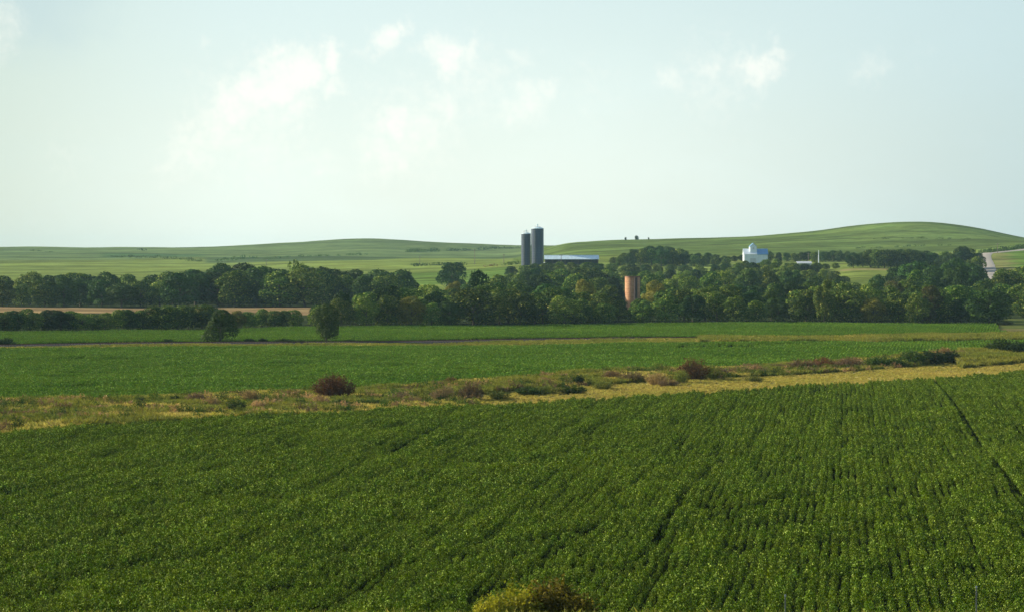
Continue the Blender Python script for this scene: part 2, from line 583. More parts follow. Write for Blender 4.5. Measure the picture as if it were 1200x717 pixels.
p = principled(t, hs.outputs[0], 0.95, 0, 0.0)
t.l.new(bp.outputs[0], p.inputs['Normal'])
t.l.new(p.outputs[0], out.inputs[0])
me.materials.append(gm)
me.polygons.foreach_set('use_smooth', np.ones(len(me.polygons), dtype=bool))
ground = link(bpy.data.objects.new('ground', me))
tag(ground, 'wide farmland valley floor rising to low grassy hills', None, kind='structure')

# ------------------------------------------------------------------ haze
hzm, t, out = mat('thin_air')
pv = t.new('ShaderNodeVolumePrincipled')
pv.inputs['Color'].default_value = (0.50, 0.82, 1.0, 1)
pv.inputs['Density'].default_value = HAZE
pv.inputs['Anisotropy'].default_value = 0.0
t.l.new(pv.outputs[0], out.inputs['Volume'])
b = MB()
zlo, zhi = float(GZ.min()) - 1.0, 62.0
b.box((0, 2800, (zlo + zhi) / 2), (6500, 6500, zhi - zlo))
o = b.build('haze', hzm)
tag(o, 'thin pale summer haze hanging over the whole valley', kind='stuff')


# ------------------------------------------------------------------ leaf clouds
def leaf_quads(c, nrm, size, aspect=1.0, rs=None):
    """one diamond leaf per centre"""
    rs = rs or rng
    n = len(c)
    nrm = nrm / (np.linalg.norm(nrm, axis=1, keepdims=True) + 1e-9)
    a = rs.normal(size=(n, 3))
    u = np.cross(nrm, a)
    u /= (np.linalg.norm(u, axis=1, keepdims=True) + 1e-9)
    v = np.cross(nrm, u)
    s = (size if np.ndim(size) else np.full(n, size))[:, None] * 0.5
    bend = nrm * s * 0.3
    V = np.stack([c - u * s * aspect, c - v * s + bend, c + u * s * aspect, c + v * s + bend], 1).reshape(-1, 3)
    Fq = np.arange(n * 4).reshape(n, 4)
    return V, Fq


def crown_mesh(name, seed, m, lobes=16, nleaf=3600, leaf=0.04, zlo=0.1, zhi=0.9, wid=0.5, shape='round', rlo=0.13, rhi=0.24, spread=1.0):
    """unit crown: 1 wide, 1 high, made of leaf faces on overlapping lobes"""
    rs = np.random.default_rng(seed)
    cs, rads = [], []
    for k in range(lobes):
        z = zlo + 0.1 + (zhi - zlo - 0.2) * ((k + rs.random()) / lobes)
        f = (z - zlo) / (zhi - zlo)
        if shape == 'round':
            e = math.sqrt(max(0.03, 1 - (2 * f - 0.9) ** 2 * 0.85))
        elif shape == 'dome':
            e = math.sqrt(max(0.03, 1 - f ** 2.2))
        elif shape == 'upright':
            e = 0.25 + 0.75 * math.sin(math.pi * min(1, max(0, 0.15 + f * 0.8)))
        else:
            e = max(0.12, 1 - f) ** 0.7
        r = rlo + (rhi - rlo) * rs.random()
        a = rs.random() * 2 * math.pi
        rad = max(0, wid * e - r) * (0.35 + 0.65 * math.sqrt(rs.random())) * spread
        cs.append((rad * math.cos(a), rad * math.sin(a), min(z, zhi + 0.08 - r)))
        rads.append(r)
    cs, rads = np.array(cs), np.array(rads)
    P, Nn = [], []
    need = nleaf
    area = rads ** 2 / (rads ** 2).sum()
    for k in range(lobes):
        n = int(need * area[k] * 1.9) + 8
        d = rs.normal(size=(n, 3))
        d /= np.linalg.norm(d, axis=1, keepdims=True)
        d[:, 2] = np.where((d[:, 2] < -0.3) & (rs.random(n) < 0.6), -d[:, 2], d[:, 2])
        wob = 1 + 0.16 * np.sin(d[:, 0] * 9 + k) * np.sin(d[:, 1] * 8 + 2 * k) + rs.normal(size=n) * 0.07
        p = cs[k] + d * (rads[k] * wob)[:, None] * np.array([1.05, 1.05, 0.9])
        keep = np.ones(n, bool)
        for j in range(lobes):
            if j != k:
                dj = np.linalg.norm(p - cs[j], axis=1)
                keep &= (dj > rads[j] * 0.86) | (rs.random(n) < 0.12)
        P.append(p[keep])
        Nn.append(d[keep])
    P = np.concatenate(P)
    Nn = np.concatenate(Nn)
    if len(P) > nleaf:
        q = rs.permutation(len(P))[:nleaf]
        P, Nn = P[q], Nn[q]
    ok = P[:, 2] > 0.0
    P, Nn = P[ok], Nn[ok]
    Nn = Nn + rs.normal(size=Nn.shape) * 0.42
    sz = leaf * (0.6 + 0.9 * rs.random(len(P)))
    V, Fq = leaf_quads(P, Nn, sz, 0.8, rs)
    me = mesh_np(name, V, Fq)
    me.materials.append(m)
    return me


def trunk_mesh(name, seed, fork=0.3, top=0.75):
    rs = random.Random(seed)
    mb = MB()
    mb.tube((0, 0, -0.05), (0.01, 0, fork), 0.03, 0.022, 7)
    mb.tube((0.01, 0, fork), (0.02, 0.02, top), 0.022, 0.007, 6)
    for k in range(7):
        a = k * 2.4 + rs.random()
        z0 = fork + (top - fork) * k / 8 * 0.7
        l = 0.2 + 0.16 * rs.random()
        mb.tube((0.01, 0.0, z0), (math.cos(a) * l, math.sin(a) * l, z0 + 0.16 + 0.12 * rs.random()), 0.012, 0.004, 5)
    return mb.mesh(name, M['bark'])


TRUNKS = [trunk_mesh('trunk', s, f) for s, f in ((1, 0.22), (2, 0.3), (3, 0.16))]
CR = {}
for key, mm in (('mid', 'leaf_mid'), ('dark', 'leaf_dark'), ('pale', 'leaf_pale'), ('yellow', 'leaf_yellow'), ('rust', 'leaf_rust')):
    CR[key] = []
for key, seeds in (('mid', range(10, 17)), ('dark', range(20, 25)), ('pale', range(30, 34)), ('yellow', range(40, 42)), ('rust', range(45, 46))):
    mm = {'mid': 'leaf_mid', 'dark': 'leaf_dark', 'pale': 'leaf_pale', 'yellow': 'leaf_yellow', 'rust': 'leaf_rust'}[key]
    for q, s in enumerate(seeds):
        sh = ('round', 'upright', 'dome', 'round')[q % 4]
        CR[key].append(crown_mesh('crown', s, M[mm], lobes=24 + (s % 3) * 6, nleaf=5600, leaf=0.039, rlo=0.085, rhi=0.19,
                                  zlo=0.0 if sh == 'dome' else 0.04, zhi=1.0, shape=sh))

tree_count = [0]


def plant_tree(px, d, top_y=None, height=None, width=None, kind='mid', label=None, group=None, name='tree', cat='tree', variant=None, sink=0.0):
    g = at(px, d)
    if height is None:
        ztop = H - (top_y - YH) / F * d
        height = max(2.5, ztop - g.z)
    if width is None:
        width = height * random.uniform(0.8, 1.1)
    o = empty(name, (g.x, g.y, g.z - sink), random.uniform(0, 6.28))
    o.scale = (width * random.uniform(0.92, 1.08), width * random.uniform(0.92, 1.08), height)
    tag(o, label, cat, group)
    link(bpy.data.objects.new('trunk', random.choice(TRUNKS)), o)
    ms = CR[kind] if variant is None else [variant]
    link(bpy.data.objects.new('crown', random.choice(ms)), o)
    tree_count[0] += 1
    return o


LAB = {}
TONE = {'mid': 'mid green', 'dark': 'dark green', 'pale': 'pale green', 'yellow': 'yellowing', 'rust': 'rusty brown'}
LAND = [(-500, 'at far left'), (130, 'left of the lone trees'), (235, 'behind the rounder lone tree'),
        (300, 'between the lone trees'), (355, 'behind the taller lone tree'), (410, 'right of the lone trees'),
        (500, 'left of the blue silos'), (600, 'below the blue silos'), (645, 'below the long shed'),
        (705, 'beside the brick silo'), (770, 'right of the brick silo'), (855, 'below the white barn'), (925, 'right of the white barn'),
        (1000, 'below the clearing'), (1085, 'below the hilltop'), (1145, 'below the gravel road')]


def where(px):
    s = LAND[0][1]
    for p, n in LAND:
        if px >= p: s = n
    return s


def belt(zone, pts, dists, step, kinds, group, wf=(0.85, 1.15), jd=12, jy=3.0, skip=None, drop=4.0, rel=False):
    """trees along bearings; pts gives the height of the tree tops seen there, front rows a little lower"""
    p = np.array(pts, float)
    for r, d0 in enumerate(dists):
        px = p[0, 0] + random.uniform(0, step)
        while px < p[-1, 0]:
            d = d0 + random.uniform(-jd, jd) + (float(far_edge(min(px, 1160))) if rel else 0)
            ty = float(np.interp(px, p[:, 0], p[:, 1])) + abs(random.gauss(0, jy)) + (len(dists) - 1 - r) * drop
            if not (skip and skip(px, r)):
                g = at(px, d)
                h = max(3.0, H - (ty - YH) / F * d - g.z)
                k = random.choices([a for a, _ in kinds], [b for _, b in kinds])[0]
                wd = max(h * random.uniform(*wf) * 0.9, step * d / F * 1.25)
                wd = min(wd, h * 1.9)
                size = 'tall ' if h > 12 else ('short ' if h < 7 else '')
                o = plant_tree(px, d, height=h, width=wd, kind=k, name='tree', group=group)
                LAB.setdefault('%s%s tree in %s %s' % (size, TONE[k], zone, where(px)), []).append((px, o))
            px += step * random.uniform(0.75, 1.25)


# front belt along the far side of the fields
K1 = [('mid', 6), ('dark', 3), ('pale', 2.6), ('yellow', 0.2), ('rust', 0.05)]
belt('the hedge', [(-60, 364), (0, 364), (60, 362), (110, 365), (170, 361), (200, 357), (245, 358), (262, 366), (290, 362), (350, 362)],
     [10], 13, K1, 'low trees of the left front hedge', rel=True, jd=3, jy=2.0, drop=3, wf=(1.3, 1.9))
gap = lambda px, r: 727 < px < 744
belt('the front belt', [(352, 353), (375, 352), (400, 341), (440, 337), (480, 337), (505, 342), (530, 345), (550, 330), (600, 334), (640, 338), (700, 342),
                        (722, 352), (745, 354), (765, 342), (800, 335), (850, 334), (900, 343), (950, 332), (1000, 330), (1040, 336), (1080, 334), (1120, 334),
                        (1150, 340), (1178, 352)],
     [9, 32], 27, K1, 'trees of the front belt', rel=True, jd=6, jy=3.0, drop=7, skip=gap, wf=(1.1, 1.6))
belt('the left wood', [(-90, 324), (0, 323), (50, 320), (90, 318), (150, 323), (190, 324), (205, 316), (240, 312), (300, 309), (320, 312), (370, 309), (400, 316),
                       (430, 319), (445, 315), (470, 318), (486, 325)],
     [955, 1000], 24, [('dark', 4), ('mid', 5), ('pale', 0.7)], 'trees of the left wood beyond the stubble', jd=14, jy=2.5, drop=7, wf=(1.3, 1.9))
belt('the second rank', [(480, 334), (560, 330), (640, 330), (700, 331), (722, 336), (745, 338), (780, 332), (860, 332), (950, 333), (1040, 328), (1100, 328), (1185, 332)],
     [830], 24, K1, 'trees behind the front belt', jd=22, jy=4, drop=3, skip=lambda px, r: 718 < px < 764, wf=(1.1, 1.6))
belt('the middle wood', [(570, 327), (600, 320), (640, 319), (700, 322), (740, 322), (800, 320), (870, 317), (930, 318), (985, 327)],
     [1010], 22, K1, 'trees in the middle of the wood', jd=35, jy=3, drop=4, wf=(1.1, 1.6))
belt('the upper wood', [(588, 317), (600, 312), (640, 307.3), (700, 307.3), (730, 309.5), (790, 310), (850, 309.5), (868, 307), (880, 308.5), (892, 306.5), (902, 303), (915, 304), (930, 308.5), (955, 309), (975, 309), (990, 318)],
     [1180, 1345], 15, K1, 'trees at the upper edge of the wood', jd=22, jy=1.0, drop=7, wf=(1.2, 1.7))
belt('the farm copse', [(716, 303), (730, 296), (745, 291), (770, 289), (795, 290), (810, 296), (830, 297), (858, 300)],
     [1475, 1500], 11, [('dark', 4), ('mid', 4)], 'trees of the copse beside the farm sheds', jd=10, jy=1.0, drop=3, wf=(1.1, 1.6))
belt('the windbreak', [(832, 302), (866, 299), (905, 294), (925, 296), (960, 294), (985, 293), (998, 297)],
     [1535], 8, [('dark', 4), ('mid', 4)], 'trees of the windbreak behind the white barn', jd=10, jy=1.2, drop=2, wf=(1.1, 1.6))
belt('the hillside copse', [(994, 300), (1003, 296), (1030, 292), (1060, 292), (1080, 294), (1096, 298)],
     [1330], 9, [('dark', 4), ('mid', 4)], 'trees of the copse behind the hillside clearing', jd=8, jy=1.2, drop=3, wf=(1.1, 1.6))
belt('the roadside copse', [(1092, 298), (1105, 295), (1125, 290), (1140, 291), (1150, 301)],
     [1320, 1350], 13, [('dark', 5), ('mid', 3)], 'trees of the dark copse beside the gravel road', jd=8, jy=1.2, drop=4, wf=(1.1, 1.6))
belt('the right dark wood', [(1010, 326), (1035, 321), (1060, 311), (1085, 307), (1115, 306), (1140, 310), (1158, 320)],
     [950, 1010], 22, [('dark', 7), ('mid', 2)], 'trees of the big dark wood on the right', jd=14, jy=2, drop=7, wf=(1.1, 1.6))
belt('the right edge wood', [(1160, 322), (1172, 315), (1190, 312), (1215, 312), (1290, 314)],
     [880, 940], 22, [('dark', 4), ('mid', 5)], 'trees of the wood at the right edge', jd=12, jy=2, drop=6, wf=(1.1, 1.6))
belt('the right edge wood', [(1188, 336), (1215, 330), (1280, 326)],
     [790], 24, [('dark', 4), ('mid', 5)], 'low trees at the right edge', jd=8, jy=2, drop=6, wf=(1.1, 1.6))
ORD = ['leftmost', 'second from left', 'third from left', 'fourth from left', 'fifth from left', 'sixth from left', 'seventh from left',
       'eighth from left', 'ninth from left', 'tenth from left']
for base_, lst in LAB.items():
    lst.sort(key=lambda q: q[0])
    for i_, (_, o_) in enumerate(lst):
        o_['label'] = base_ if len(lst) == 1 else '%s, %s' % (base_, ORD[min(i_, 9)])

# trees one can pick out singly
plant_tree(530, 1180, top_y=308, width=15, kind='dark', label='rounded dark tree standing alone on the green slope left of the blue silos')
plant_tree(562, 735, top_y=320, width=11.5, kind='dark', label='tallest dark tree of the front belt, left of the blue silos')
plant_tree(574, 728, top_y=332, width=9, kind='mid', label='lighter tree leaning on the tallest dark tree of the front belt')
plant_tree(533, 900, top_y=331, width=8, kind='yellow', label='bright yellow-green tree top behind the front belt, below the rounded dark tree')
plant_tree(547, 905, top_y=333, width=7, kind='yellow', label='smaller yellow-green tree top right of the bright yellow one')
plant_tree(508, 716, top_y=361, width=5.5, kind='pale', label='small pale green tree at the field edge, front of the belt left of the silos')
plant_tree(524, 716, top_y=366, width=5.5, kind='pale', label='low pale bush-like tree right of the small pale green tree')
plant_tree(685, 745, top_y=329, width=9, kind='yellow', label='yellow-green sunlit tree in the belt left of the brick silo')
plant_tree(768, 790, top_y=330, width=9, kind='yellow', label='yellow-green sunlit tree just right of the brick silo')
plant_tree(1090, 722, top_y=336, width=8, kind='rust', label='rusty-tinged tree in the front belt below the right-hand hilltop')
plant_tree(1076, 714, top_y=345, width=9, kind='pale', label='bushy pale tree in front of the rusty-tinged tree')
plant_tree(1160, 712, top_y=340, width=14, kind='dark', label='broad dark round tree ending the front belt on the right')
plant_tree(966, 720, top_y=328, width=7, kind='pale', label='pale crowned tree in the front belt right of the white barn')
plant_tree(1128, 1345, top_y=289, width=10, kind='dark', label='tallest tree of the dark copse beside the gravel road')
plant_tree(1133, 1290, top_y=305, width=6, kind='pale', label='small grey-green tree at the foot of the dark roadside copse')
plant_tree(746, 2288, top_y=276.3, width=4.6, kind='dark', label='small round tree alone on the ridge skyline right of the blue silos')
plant_tree(733, 2288, top_y=278.3, width=2.2, kind='dark', label='tiny upright tree on the ridge skyline, left of the small round one')
plant_tree(760, 2290, height=2.0, width=2.0, kind='dark', label='lowest shrub on the ridge skyline, right of the small round tree')
plant_tree(748, 775, top_y=351, width=7.5, kind='mid', label='low green tree hiding the right foot of the brick silo')
plant_tree(737, 760, top_y=364, width=6, kind='dark', label='lowest dark bushy tree in front of the left foot of the brick silo')
plant_tree(931, 1300, top_y=308.3, width=9, kind='mid', label='tree hiding the left end of the low pale shed')
plant_tree(944, 1300, top_y=310.0, width=9, kind='dark', label='tree in front of the low pale shed, right below its roof')
plant_tree(957, 1300, top_y=308.0, width=8, kind='mid', label='tree at the foot of the pale mast')
for q_, (p_, t_, lab_) in enumerate([(872, 306.3, 'small tree in front of the left corner of the white barn'), (880, 308.3, 'small tree in front of the white barn, below its cupola'),
                                     (889, 308.6, 'small tree in front of the white barn, right of its cupola'), (897, 305.5, 'small tree in front of the right corner of the white barn')]):
    plant_tree(p_, 1400, top_y=t_, width=7, kind='mid', label=lab_)
# lone trees by the railway
M['lone'] = leafmat('lone_tree_leaves', (0.028, 0.056, 0.008), (0.056, 0.092, 0.011), 0.2, 0.55, 0.5, 0.05)
lt = crown_mesh('crown', 71, M['lone'], lobes=26, nleaf=7000, leaf=0.032, zlo=0.02, zhi=1.0, shape='dome', rlo=0.1, rhi=0.19)
lt2 = crown_mesh('crown', 77, M['lone'], lobes=24, nleaf=7000, leaf=0.032, zlo=0.02, zhi=1.0, shape='upright', rlo=0.1, rhi=0.2)
plant_tree(258, 562, top_y=363.0, width=9.3, variant=lt, label='rounder of the two lone dark trees beside the railway line')
plant_tree(382, 566, top_y=358, width=7.2, variant=lt2, label='taller narrower lone tree beside the railway line')
# sparse snag standing up from the left wood
sn = crown_mesh('crown', 88, M['leaf_mid'], lobes=9, nleaf=500, leaf=0.05, zlo=0.5, zhi=1.0, shape='upright', rlo=0.08, rhi=0.14)
plant_tree(347, 975, top_y=303.5, width=8, variant=sn, label='sparse half-bare tree sticking up from the wood beyond the stubble')


# ------------------------------------------------------------------ bushes of the weedy strip
def brush_mesh(name, seed, m, nst=150, nleaf=900, leaf=0.07, twig=0.012):
    """unit bush of upright splayed twigs with small leaves along them"""
    rs = np.random.default_rng(seed)
    V, Fq = [], []
    base = 0
    a = rs.random(nst) * 2 * np.pi
    spread = np.sqrt(rs.random(nst)) * 0.5
    hh = np.sqrt(np.clip(1 - (spread * 1.7) ** 2, 0.12, 1)) * (0.75 + 0.3 * rs.random(nst))
    foot = np.stack([np.cos(a) * spread * 0.5, np.sin(a) * spread * 0.5, np.zeros(nst) - 0.03], 1)
    tip = np.stack([np.cos(a) * spread, np.sin(a) * spread, hh], 1)
    side = np.stack([-np.sin(a), np.cos(a), np.zeros(nst)], 1) * twig
    tw = np.stack([foot - side, foot + side, tip + side * 0.3, tip - side * 0.3], 1).reshape(-1, 3)
    k = rs.integers(0, nst, nleaf)
    tt = rs.random(nleaf) ** 0.6
    c = foot[k] + (tip[k] - foot[k]) * tt[:, None] + rs.normal(size=(nleaf, 3)) * 0.035
    c[:, 2] = np.abs(c[:, 2])
    nn = rs.normal(size=(nleaf, 3)) + np.array([0, 0, 0.3])
    lv, lf = leaf_quads(c, nn, leaf * (0.6 + 0.8 * rs.random(nleaf)), 0.6, rs)
    V = np.concatenate([tw, lv])
    Fq = np.concatenate([np.arange(nst * 4).reshape(-1, 4), lf + nst * 4])
    me = mesh_np(name, V, Fq)
    me.materials.append(m)
    return me


def stems_mesh():
    mb = MB()
    rs = random.Random(5)
    for k in range(9):
        a = k * 0.7 + rs.random()
        mb.tube((0.02 * math.cos(a), 0.02 * math.sin(a), -0.05), (0.28 * math.cos(a), 0.28 * math.sin(a), 0.6 + 0.2 * rs.random()), 0.016, 0.004, 5)
    return mb.mesh('stems', M['bark'])


STEMS = stems_mesh()
BR = {}
for i, k in enumerate(['bush_green', 'bush_dark', 'bush_red', 'bush_brown', 'bush_pink', 'bush_olive']):
    dense = k in ('bush_green', 'bush_dark')
    BR[k] = [brush_mesh('foliage', 200 + i * 5 + j, M[k], 160 if not dense else 60, 1500 if not dense else 2000, 0.06 if not dense else 0.075) for j in range(2)]


def bush(px, base_y, w_px, h_px, kind, label, name='bush', cat='bush', group=None, mesh=None):
    d = dist(base_y)
    g = at(px, d)
    s = F / d
    # the ground swells a little, so follow it
    o = empty(name, g, random.uniform(0, 6.28))
    o.scale = (w_px / s * 1.3, w_px / s * 1.0, h_px / s * 1.22)
    tag(o, label, cat, group)
    link(bpy.data.objects.new('foliage', mesh or random.choice(BR[kind])), o)
    link(bpy.data.objects.new('stems', STEMS), o)
    return o


rb = brush_mesh('foliage', 301, M['bush_red'], 420, 3800, 0.045, 0.007)
bush(391, 467, 43, 26, 'bush_red', 'round red-brown bush standing alone, largest in the weedy strip', mesh=rb)
for args in [
    (230, 472, 30, 12, 'bush_brown', 'dull brown weed clump left of the pale dry clump, below the lone round tree'),
    (246, 478, 26, 12, 'bush_pink', 'pinkish dry weed clump just left of the dark green bush'),
    (276, 485.5, 27, 15, 'bush_green', 'dark green bush at the near field edge, left of the red-brown bush'),
    (293, 474, 22, 16, 'bush_pink', 'pale pink dry seed-head clump right of the dark green bush'),
    (303, 481, 22, 12, 'bush_pink', 'dry pinkish clump close behind the near field edge'),
    (323, 476, 24, 9, 'bush_brown', 'low brown clump between the dark green and red-brown bushes'),
    (345, 477, 24, 9, 'bush_olive', 'low olive clump left of the red-brown bush'),
    (375, 476, 24, 12, 'bush_pink', 'dry pale clump at the left foot of the red-brown bush'),
    (400, 477, 26, 9, 'bush_green', 'low green clump in front of the red-brown bush'),
    (432, 476, 30, 9, 'bush_green', 'low green clump right of the red-brown bush'),
    (437, 466, 26, 7, 'bush_pink', 'thin pinkish weeds on the far side, right of the red-brown bush'),
    (470, 470, 32, 12, 'bush_brown', 'brownish clump midway between the red-brown bush and the grey-brown thicket'),
    (485, 472, 26, 8, 'bush_pink', 'dry pink low clump in front of the brownish clump'),
    (528, 452, 15, 9, 'bush_red', 'small purplish red bush at the far edge of the strip'),
    (520, 468, 28, 16, 'bush_brown', 'left half of the grey-brown thicket in the middle of the strip'),
    (552, 467, 32, 20, 'bush_brown', 'taller right half of the grey-brown thicket in the middle of the strip'),
    (585, 466, 28, 10, 'bush_olive', 'yellow-olive low clump right of the grey-brown thicket'),
    (598, 456, 14, 6, 'bush_pink', 'small pink dry clump at the far edge, left of the salmon bush'),
    (638, 453, 17, 10, 'bush_pink', 'salmon coloured dry bush below the tall blue silos'),
    (640, 461, 34, 9, 'bush_olive', 'olive weeds in front of the salmon coloured bush'),
    (618, 462, 28, 9, 'bush_green', 'green weeds left of the olive weeds below the salmon bush'),
    (672, 461, 28, 9, 'bush_green', 'green low clump left of the dark upright bush'),
    (679, 452, 14, 11, 'bush_dark', 'small dark upright bush at the far edge of the strip'),
    (706, 456, 24, 9, 'bush_olive', 'olive clump right of the small dark upright bush'),
    (718, 447, 26, 10, 'bush_pink', 'reddish pink weeds at the far edge, below the brick silo'),
    (742, 449, 30, 11, 'bush_brown', 'brown weeds right of the reddish pink weeds below the brick silo'),
    (770, 451, 30, 12, 'bush_pink', 'pale dry weeds left of the yellow-green bush'),
    (783, 453, 26, 8, 'bush_brown', 'low brown weeds in front of the pale dry weeds'),
    (799, 450, 20, 14, 'bush_olive', 'yellow-green bush at the left foot of the rust-red bush'),
    (813, 447, 32, 22, 'bush_red', 'rust-red bush, brightest red clump of the strip, right of centre'),
    (833, 446, 24, 15, 'bush_olive', 'olive bush at the right foot of the rust-red bush'),
    (844, 443, 24, 9, 'bush_brown', 'low brown tail of brush right of the rust-red bush'),
    (868, 439, 26, 8, 'bush_brown', 'thin brown weeds right of the low brown tail of brush'),
    (886, 438, 22, 10, 'bush_pink', 'orange-pink dry clump left of the purple-brown thicket'),
    (884, 449, 24, 7, 'bush_olive', 'lone green weed patch in the pale mown grass'),
    (912, 435, 26, 8, 'bush_brown', 'low brown brush at the left end of the purple-brown thicket'),
    (940, 434.5, 32, 12, 'bush_brown', 'first hump of the purple-brown thicket'),
    (965, 433.5, 30, 13, 'bush_red', 'second hump of the purple-brown thicket'),
    (995, 432.5, 34, 13, 'bush_brown', 'third and widest hump of the purple-brown thicket'),
    (1030, 431, 26, 12, 'bush_green', 'bright green bush right of the purple-brown thicket'),
    (1048, 430.5, 22, 10, 'bush_green', 'low green bush second from the purple-brown thicket'),
    (1070, 429, 32, 17, 'bush_green', 'tall green bush in the middle of the right-hand bush row'),
    (1093, 428, 30, 15, 'bush_dark', 'dark green bush right of the tall green bush'),
    (1114, 427, 26, 13, 'bush_dark', 'dark green bush at the right end of the bush row'),
    (1106, 420, 24, 11, 'bush_pink', 'dry pink brush rising behind the dark green bushes'),
    (1126, 419, 22, 8, 'bush_brown', 'low dry brush right of the dry pink brush'),
    (1172, 416, 42, 17, 'bush_green', 'large rounded green bush near the right edge'),
    (1198, 417, 46, 15, 'bush_dark', 'large dark bush cut by the right edge'),
    (22, 491, 30, 8, 'bush_pink', 'pink dry weeds at the left edge of the strip'),
    (78, 483, 24, 7, 'bush_pink', 'pinkish weeds left of centre in the left grass, second from the edge'),
    (120, 485, 26, 8, 'bush_pink', 'pinkish dry patch in the tall grass at left'),
    (40, 482, 18, 6, 'bush_green', 'small green clump in the left grass'),
    (165, 473, 14, 7, 'bush_dark', 'small dark bush at the far side of the left grass'),
    (188, 474, 26, 6, 'bush_green', 'low green bush at the far side of the left grass'),
    (205, 472, 12, 8, 'bush_dark', 'second small dark bush at the far side of the left grass'),
]:
    bush(*args)
for args in [
    (6, 406, 24, 9, 'bush_dark', 'dark bush beside the railway at the left edge'),
    (196, 402.5, 12, 4, 'bush_dark', 'small dark bush behind the railway, left of the rounder lone tree'),
    (293, 402, 14, 5, 'bush_dark', 'low dark bush right of the rounder lone tree'),
    (308, 401.5, 12, 5, 'bush_dark', 'second low dark bush right of the rounder lone tree'),
    (333, 402, 20, 5, 'bush_green', 'low green bush between the two lone trees'),
    (352, 401.5, 16, 4, 'bush_green', 'low green bush left of the taller lone tree'),
    (410, 401, 18, 3.5, 'bush_green', 'low green bush right of the taller lone tree'),
    (440, 400.7, 18, 3, 'bush_green', 'lowest green bush behind the railway, right of the taller lone tree'),
    (1168, 379.5, 8, 5, 'bush_olive', 'pale weed clump beside the dirt track at right'),
    (1180, 380.5, 16, 4, 'bush_olive', 'low olive weeds beside the dirt track at the right edge'),
]:
    bush(*args)

# brush lines on the far hills: each line a hedge of its own
hedge_n = [0]


def hedge(pts, d_rng, label, height=2.6, step=3.0, kind='bush_green', keep=0.8):
    """pts: (px, distance)"""
    P = []
    for (a, da), (b_, db) in zip(pts[:-1], pts[1:]):
        n = max(2, int(abs(b_ - a) / F * da / step * 2.2))
        for i in range(n):
            f_ = (i + random.random()) / n
            P.append((a + (b_ - a) * f_, da + (db - da) * f_))
    V, Fq = [], []
    base = 0
    o0 = at(*pts[0])
    for px, d in P:
        if random.random() > keep: continue
        g = at(px, d + random.uniform(-4, 4))
        h = height * random.uniform(0.35, 1.0)
        n = 40
        c = rng.normal(size=(n, 3))
        c /= np.linalg.norm(c, axis=1, keepdims=True)
        nn = c.copy()
        c = c * np.array([h * 1.3, h * 0.9, h * 0.5]) + np.array([g.x, g.y, g.z + h * 0.4]) - np.array(o0)
        v, f_ = leaf_quads(c, nn + rng.normal(size=(n, 3)) * 0.4, h * 0.42, 0.8)
        V.append(v)
        Fq.append(f_ + base)
        base += len(v)
    me = mesh_np('hedge', np.concatenate(V), np.concatenate(Fq))
    me.materials.append(M[kind])
    o = link(bpy.data.objects.new('hedge', me))
    o.location = o0
    tag(o, label, 'hedge')


def dy(px, y):
    """distance at which the ground on bearing px shows at image height y (far hills)"""
    ds = np.arange(1150, 3100, 10.0)
    x = (px - 600) / F * ds
    yy = YH - (ht(x, ds) - H) / ds * F
    vis = np.minimum.accumulate(yy)
    k = np.where(vis <= y)[0]
    return float(ds[k[0]]) if len(k) else 3050.0


def hl(pts, label, **kw):
    hedge([(px, dy(px, y)) for px, y in pts], None, label, **kw)


hl([(130, 301), (165, 302.5), (200, 304), (240, 308)], 'thin dark brush line slanting down the left hill', height=3.0, step=5)
hl([(158, 293), (170, 294.5)], 'short dark scrub patch high on the left hill', height=3.0, step=5)
hl([(250, 307), (275, 305), (300, 303)], 'dark brush along the slope below the left hill, left of the snag', height=3.5, step=5)
hl([(300, 304.5), (340, 302.5), (400, 300.5), (440, 298.5)], 'patchy brush line across the middle of the left hill', height=2.6, step=7, keep=0.6)
hl([(478, 296), (512, 295)], 'dense dark scrub patch below the left hill crest', height=4.5, step=3)
hl([(525, 295), (560, 293.5), (608, 291)], 'dark brush line running down to the blue silos', height=3.5, step=5)
hl([(484, 312.5), (512, 311.5), (545, 311)], 'low dark hedge above the bright green slope', height=2.6, step=4)
hl([(565, 313.5), (584, 312.5)], 'purplish hedge left of the blue silos', height=3.0, step=3, kind='bush_brown')
hl([(590, 311.5), (608, 310.5)], 'short green hedge at the left foot of the blue silos', height=2.6, step=3, kind='bush_green')
hl([(30, 294), (70, 296)], 'faint scrub line near the left hilltop', height=2.2, step=8, keep=0.5)
hl([(1000, 292), (1060, 290), (1120, 288)], 'faint brush line low on the right-hand hill', height=1.8, step=6, keep=0.5)
hl([(1020, 281), (1080, 280), (1140, 281)], 'faint brush line across the middle of the right-hand hill', height=1.8, step=6, keep=0.5)

# ------------------------------------------------------------------ scattered crops and grass (geometry nodes, stuff)
SRC = bpy.data.collections.new('plant_sources')


def src_coll(name, meshes):
    c = bpy.data.collections.new(name)
    for i, m_ in enumerate(meshes):
        o = bpy.data.objects.new('%s_plant' % name, m_)
        c.objects.link(o)
    return c


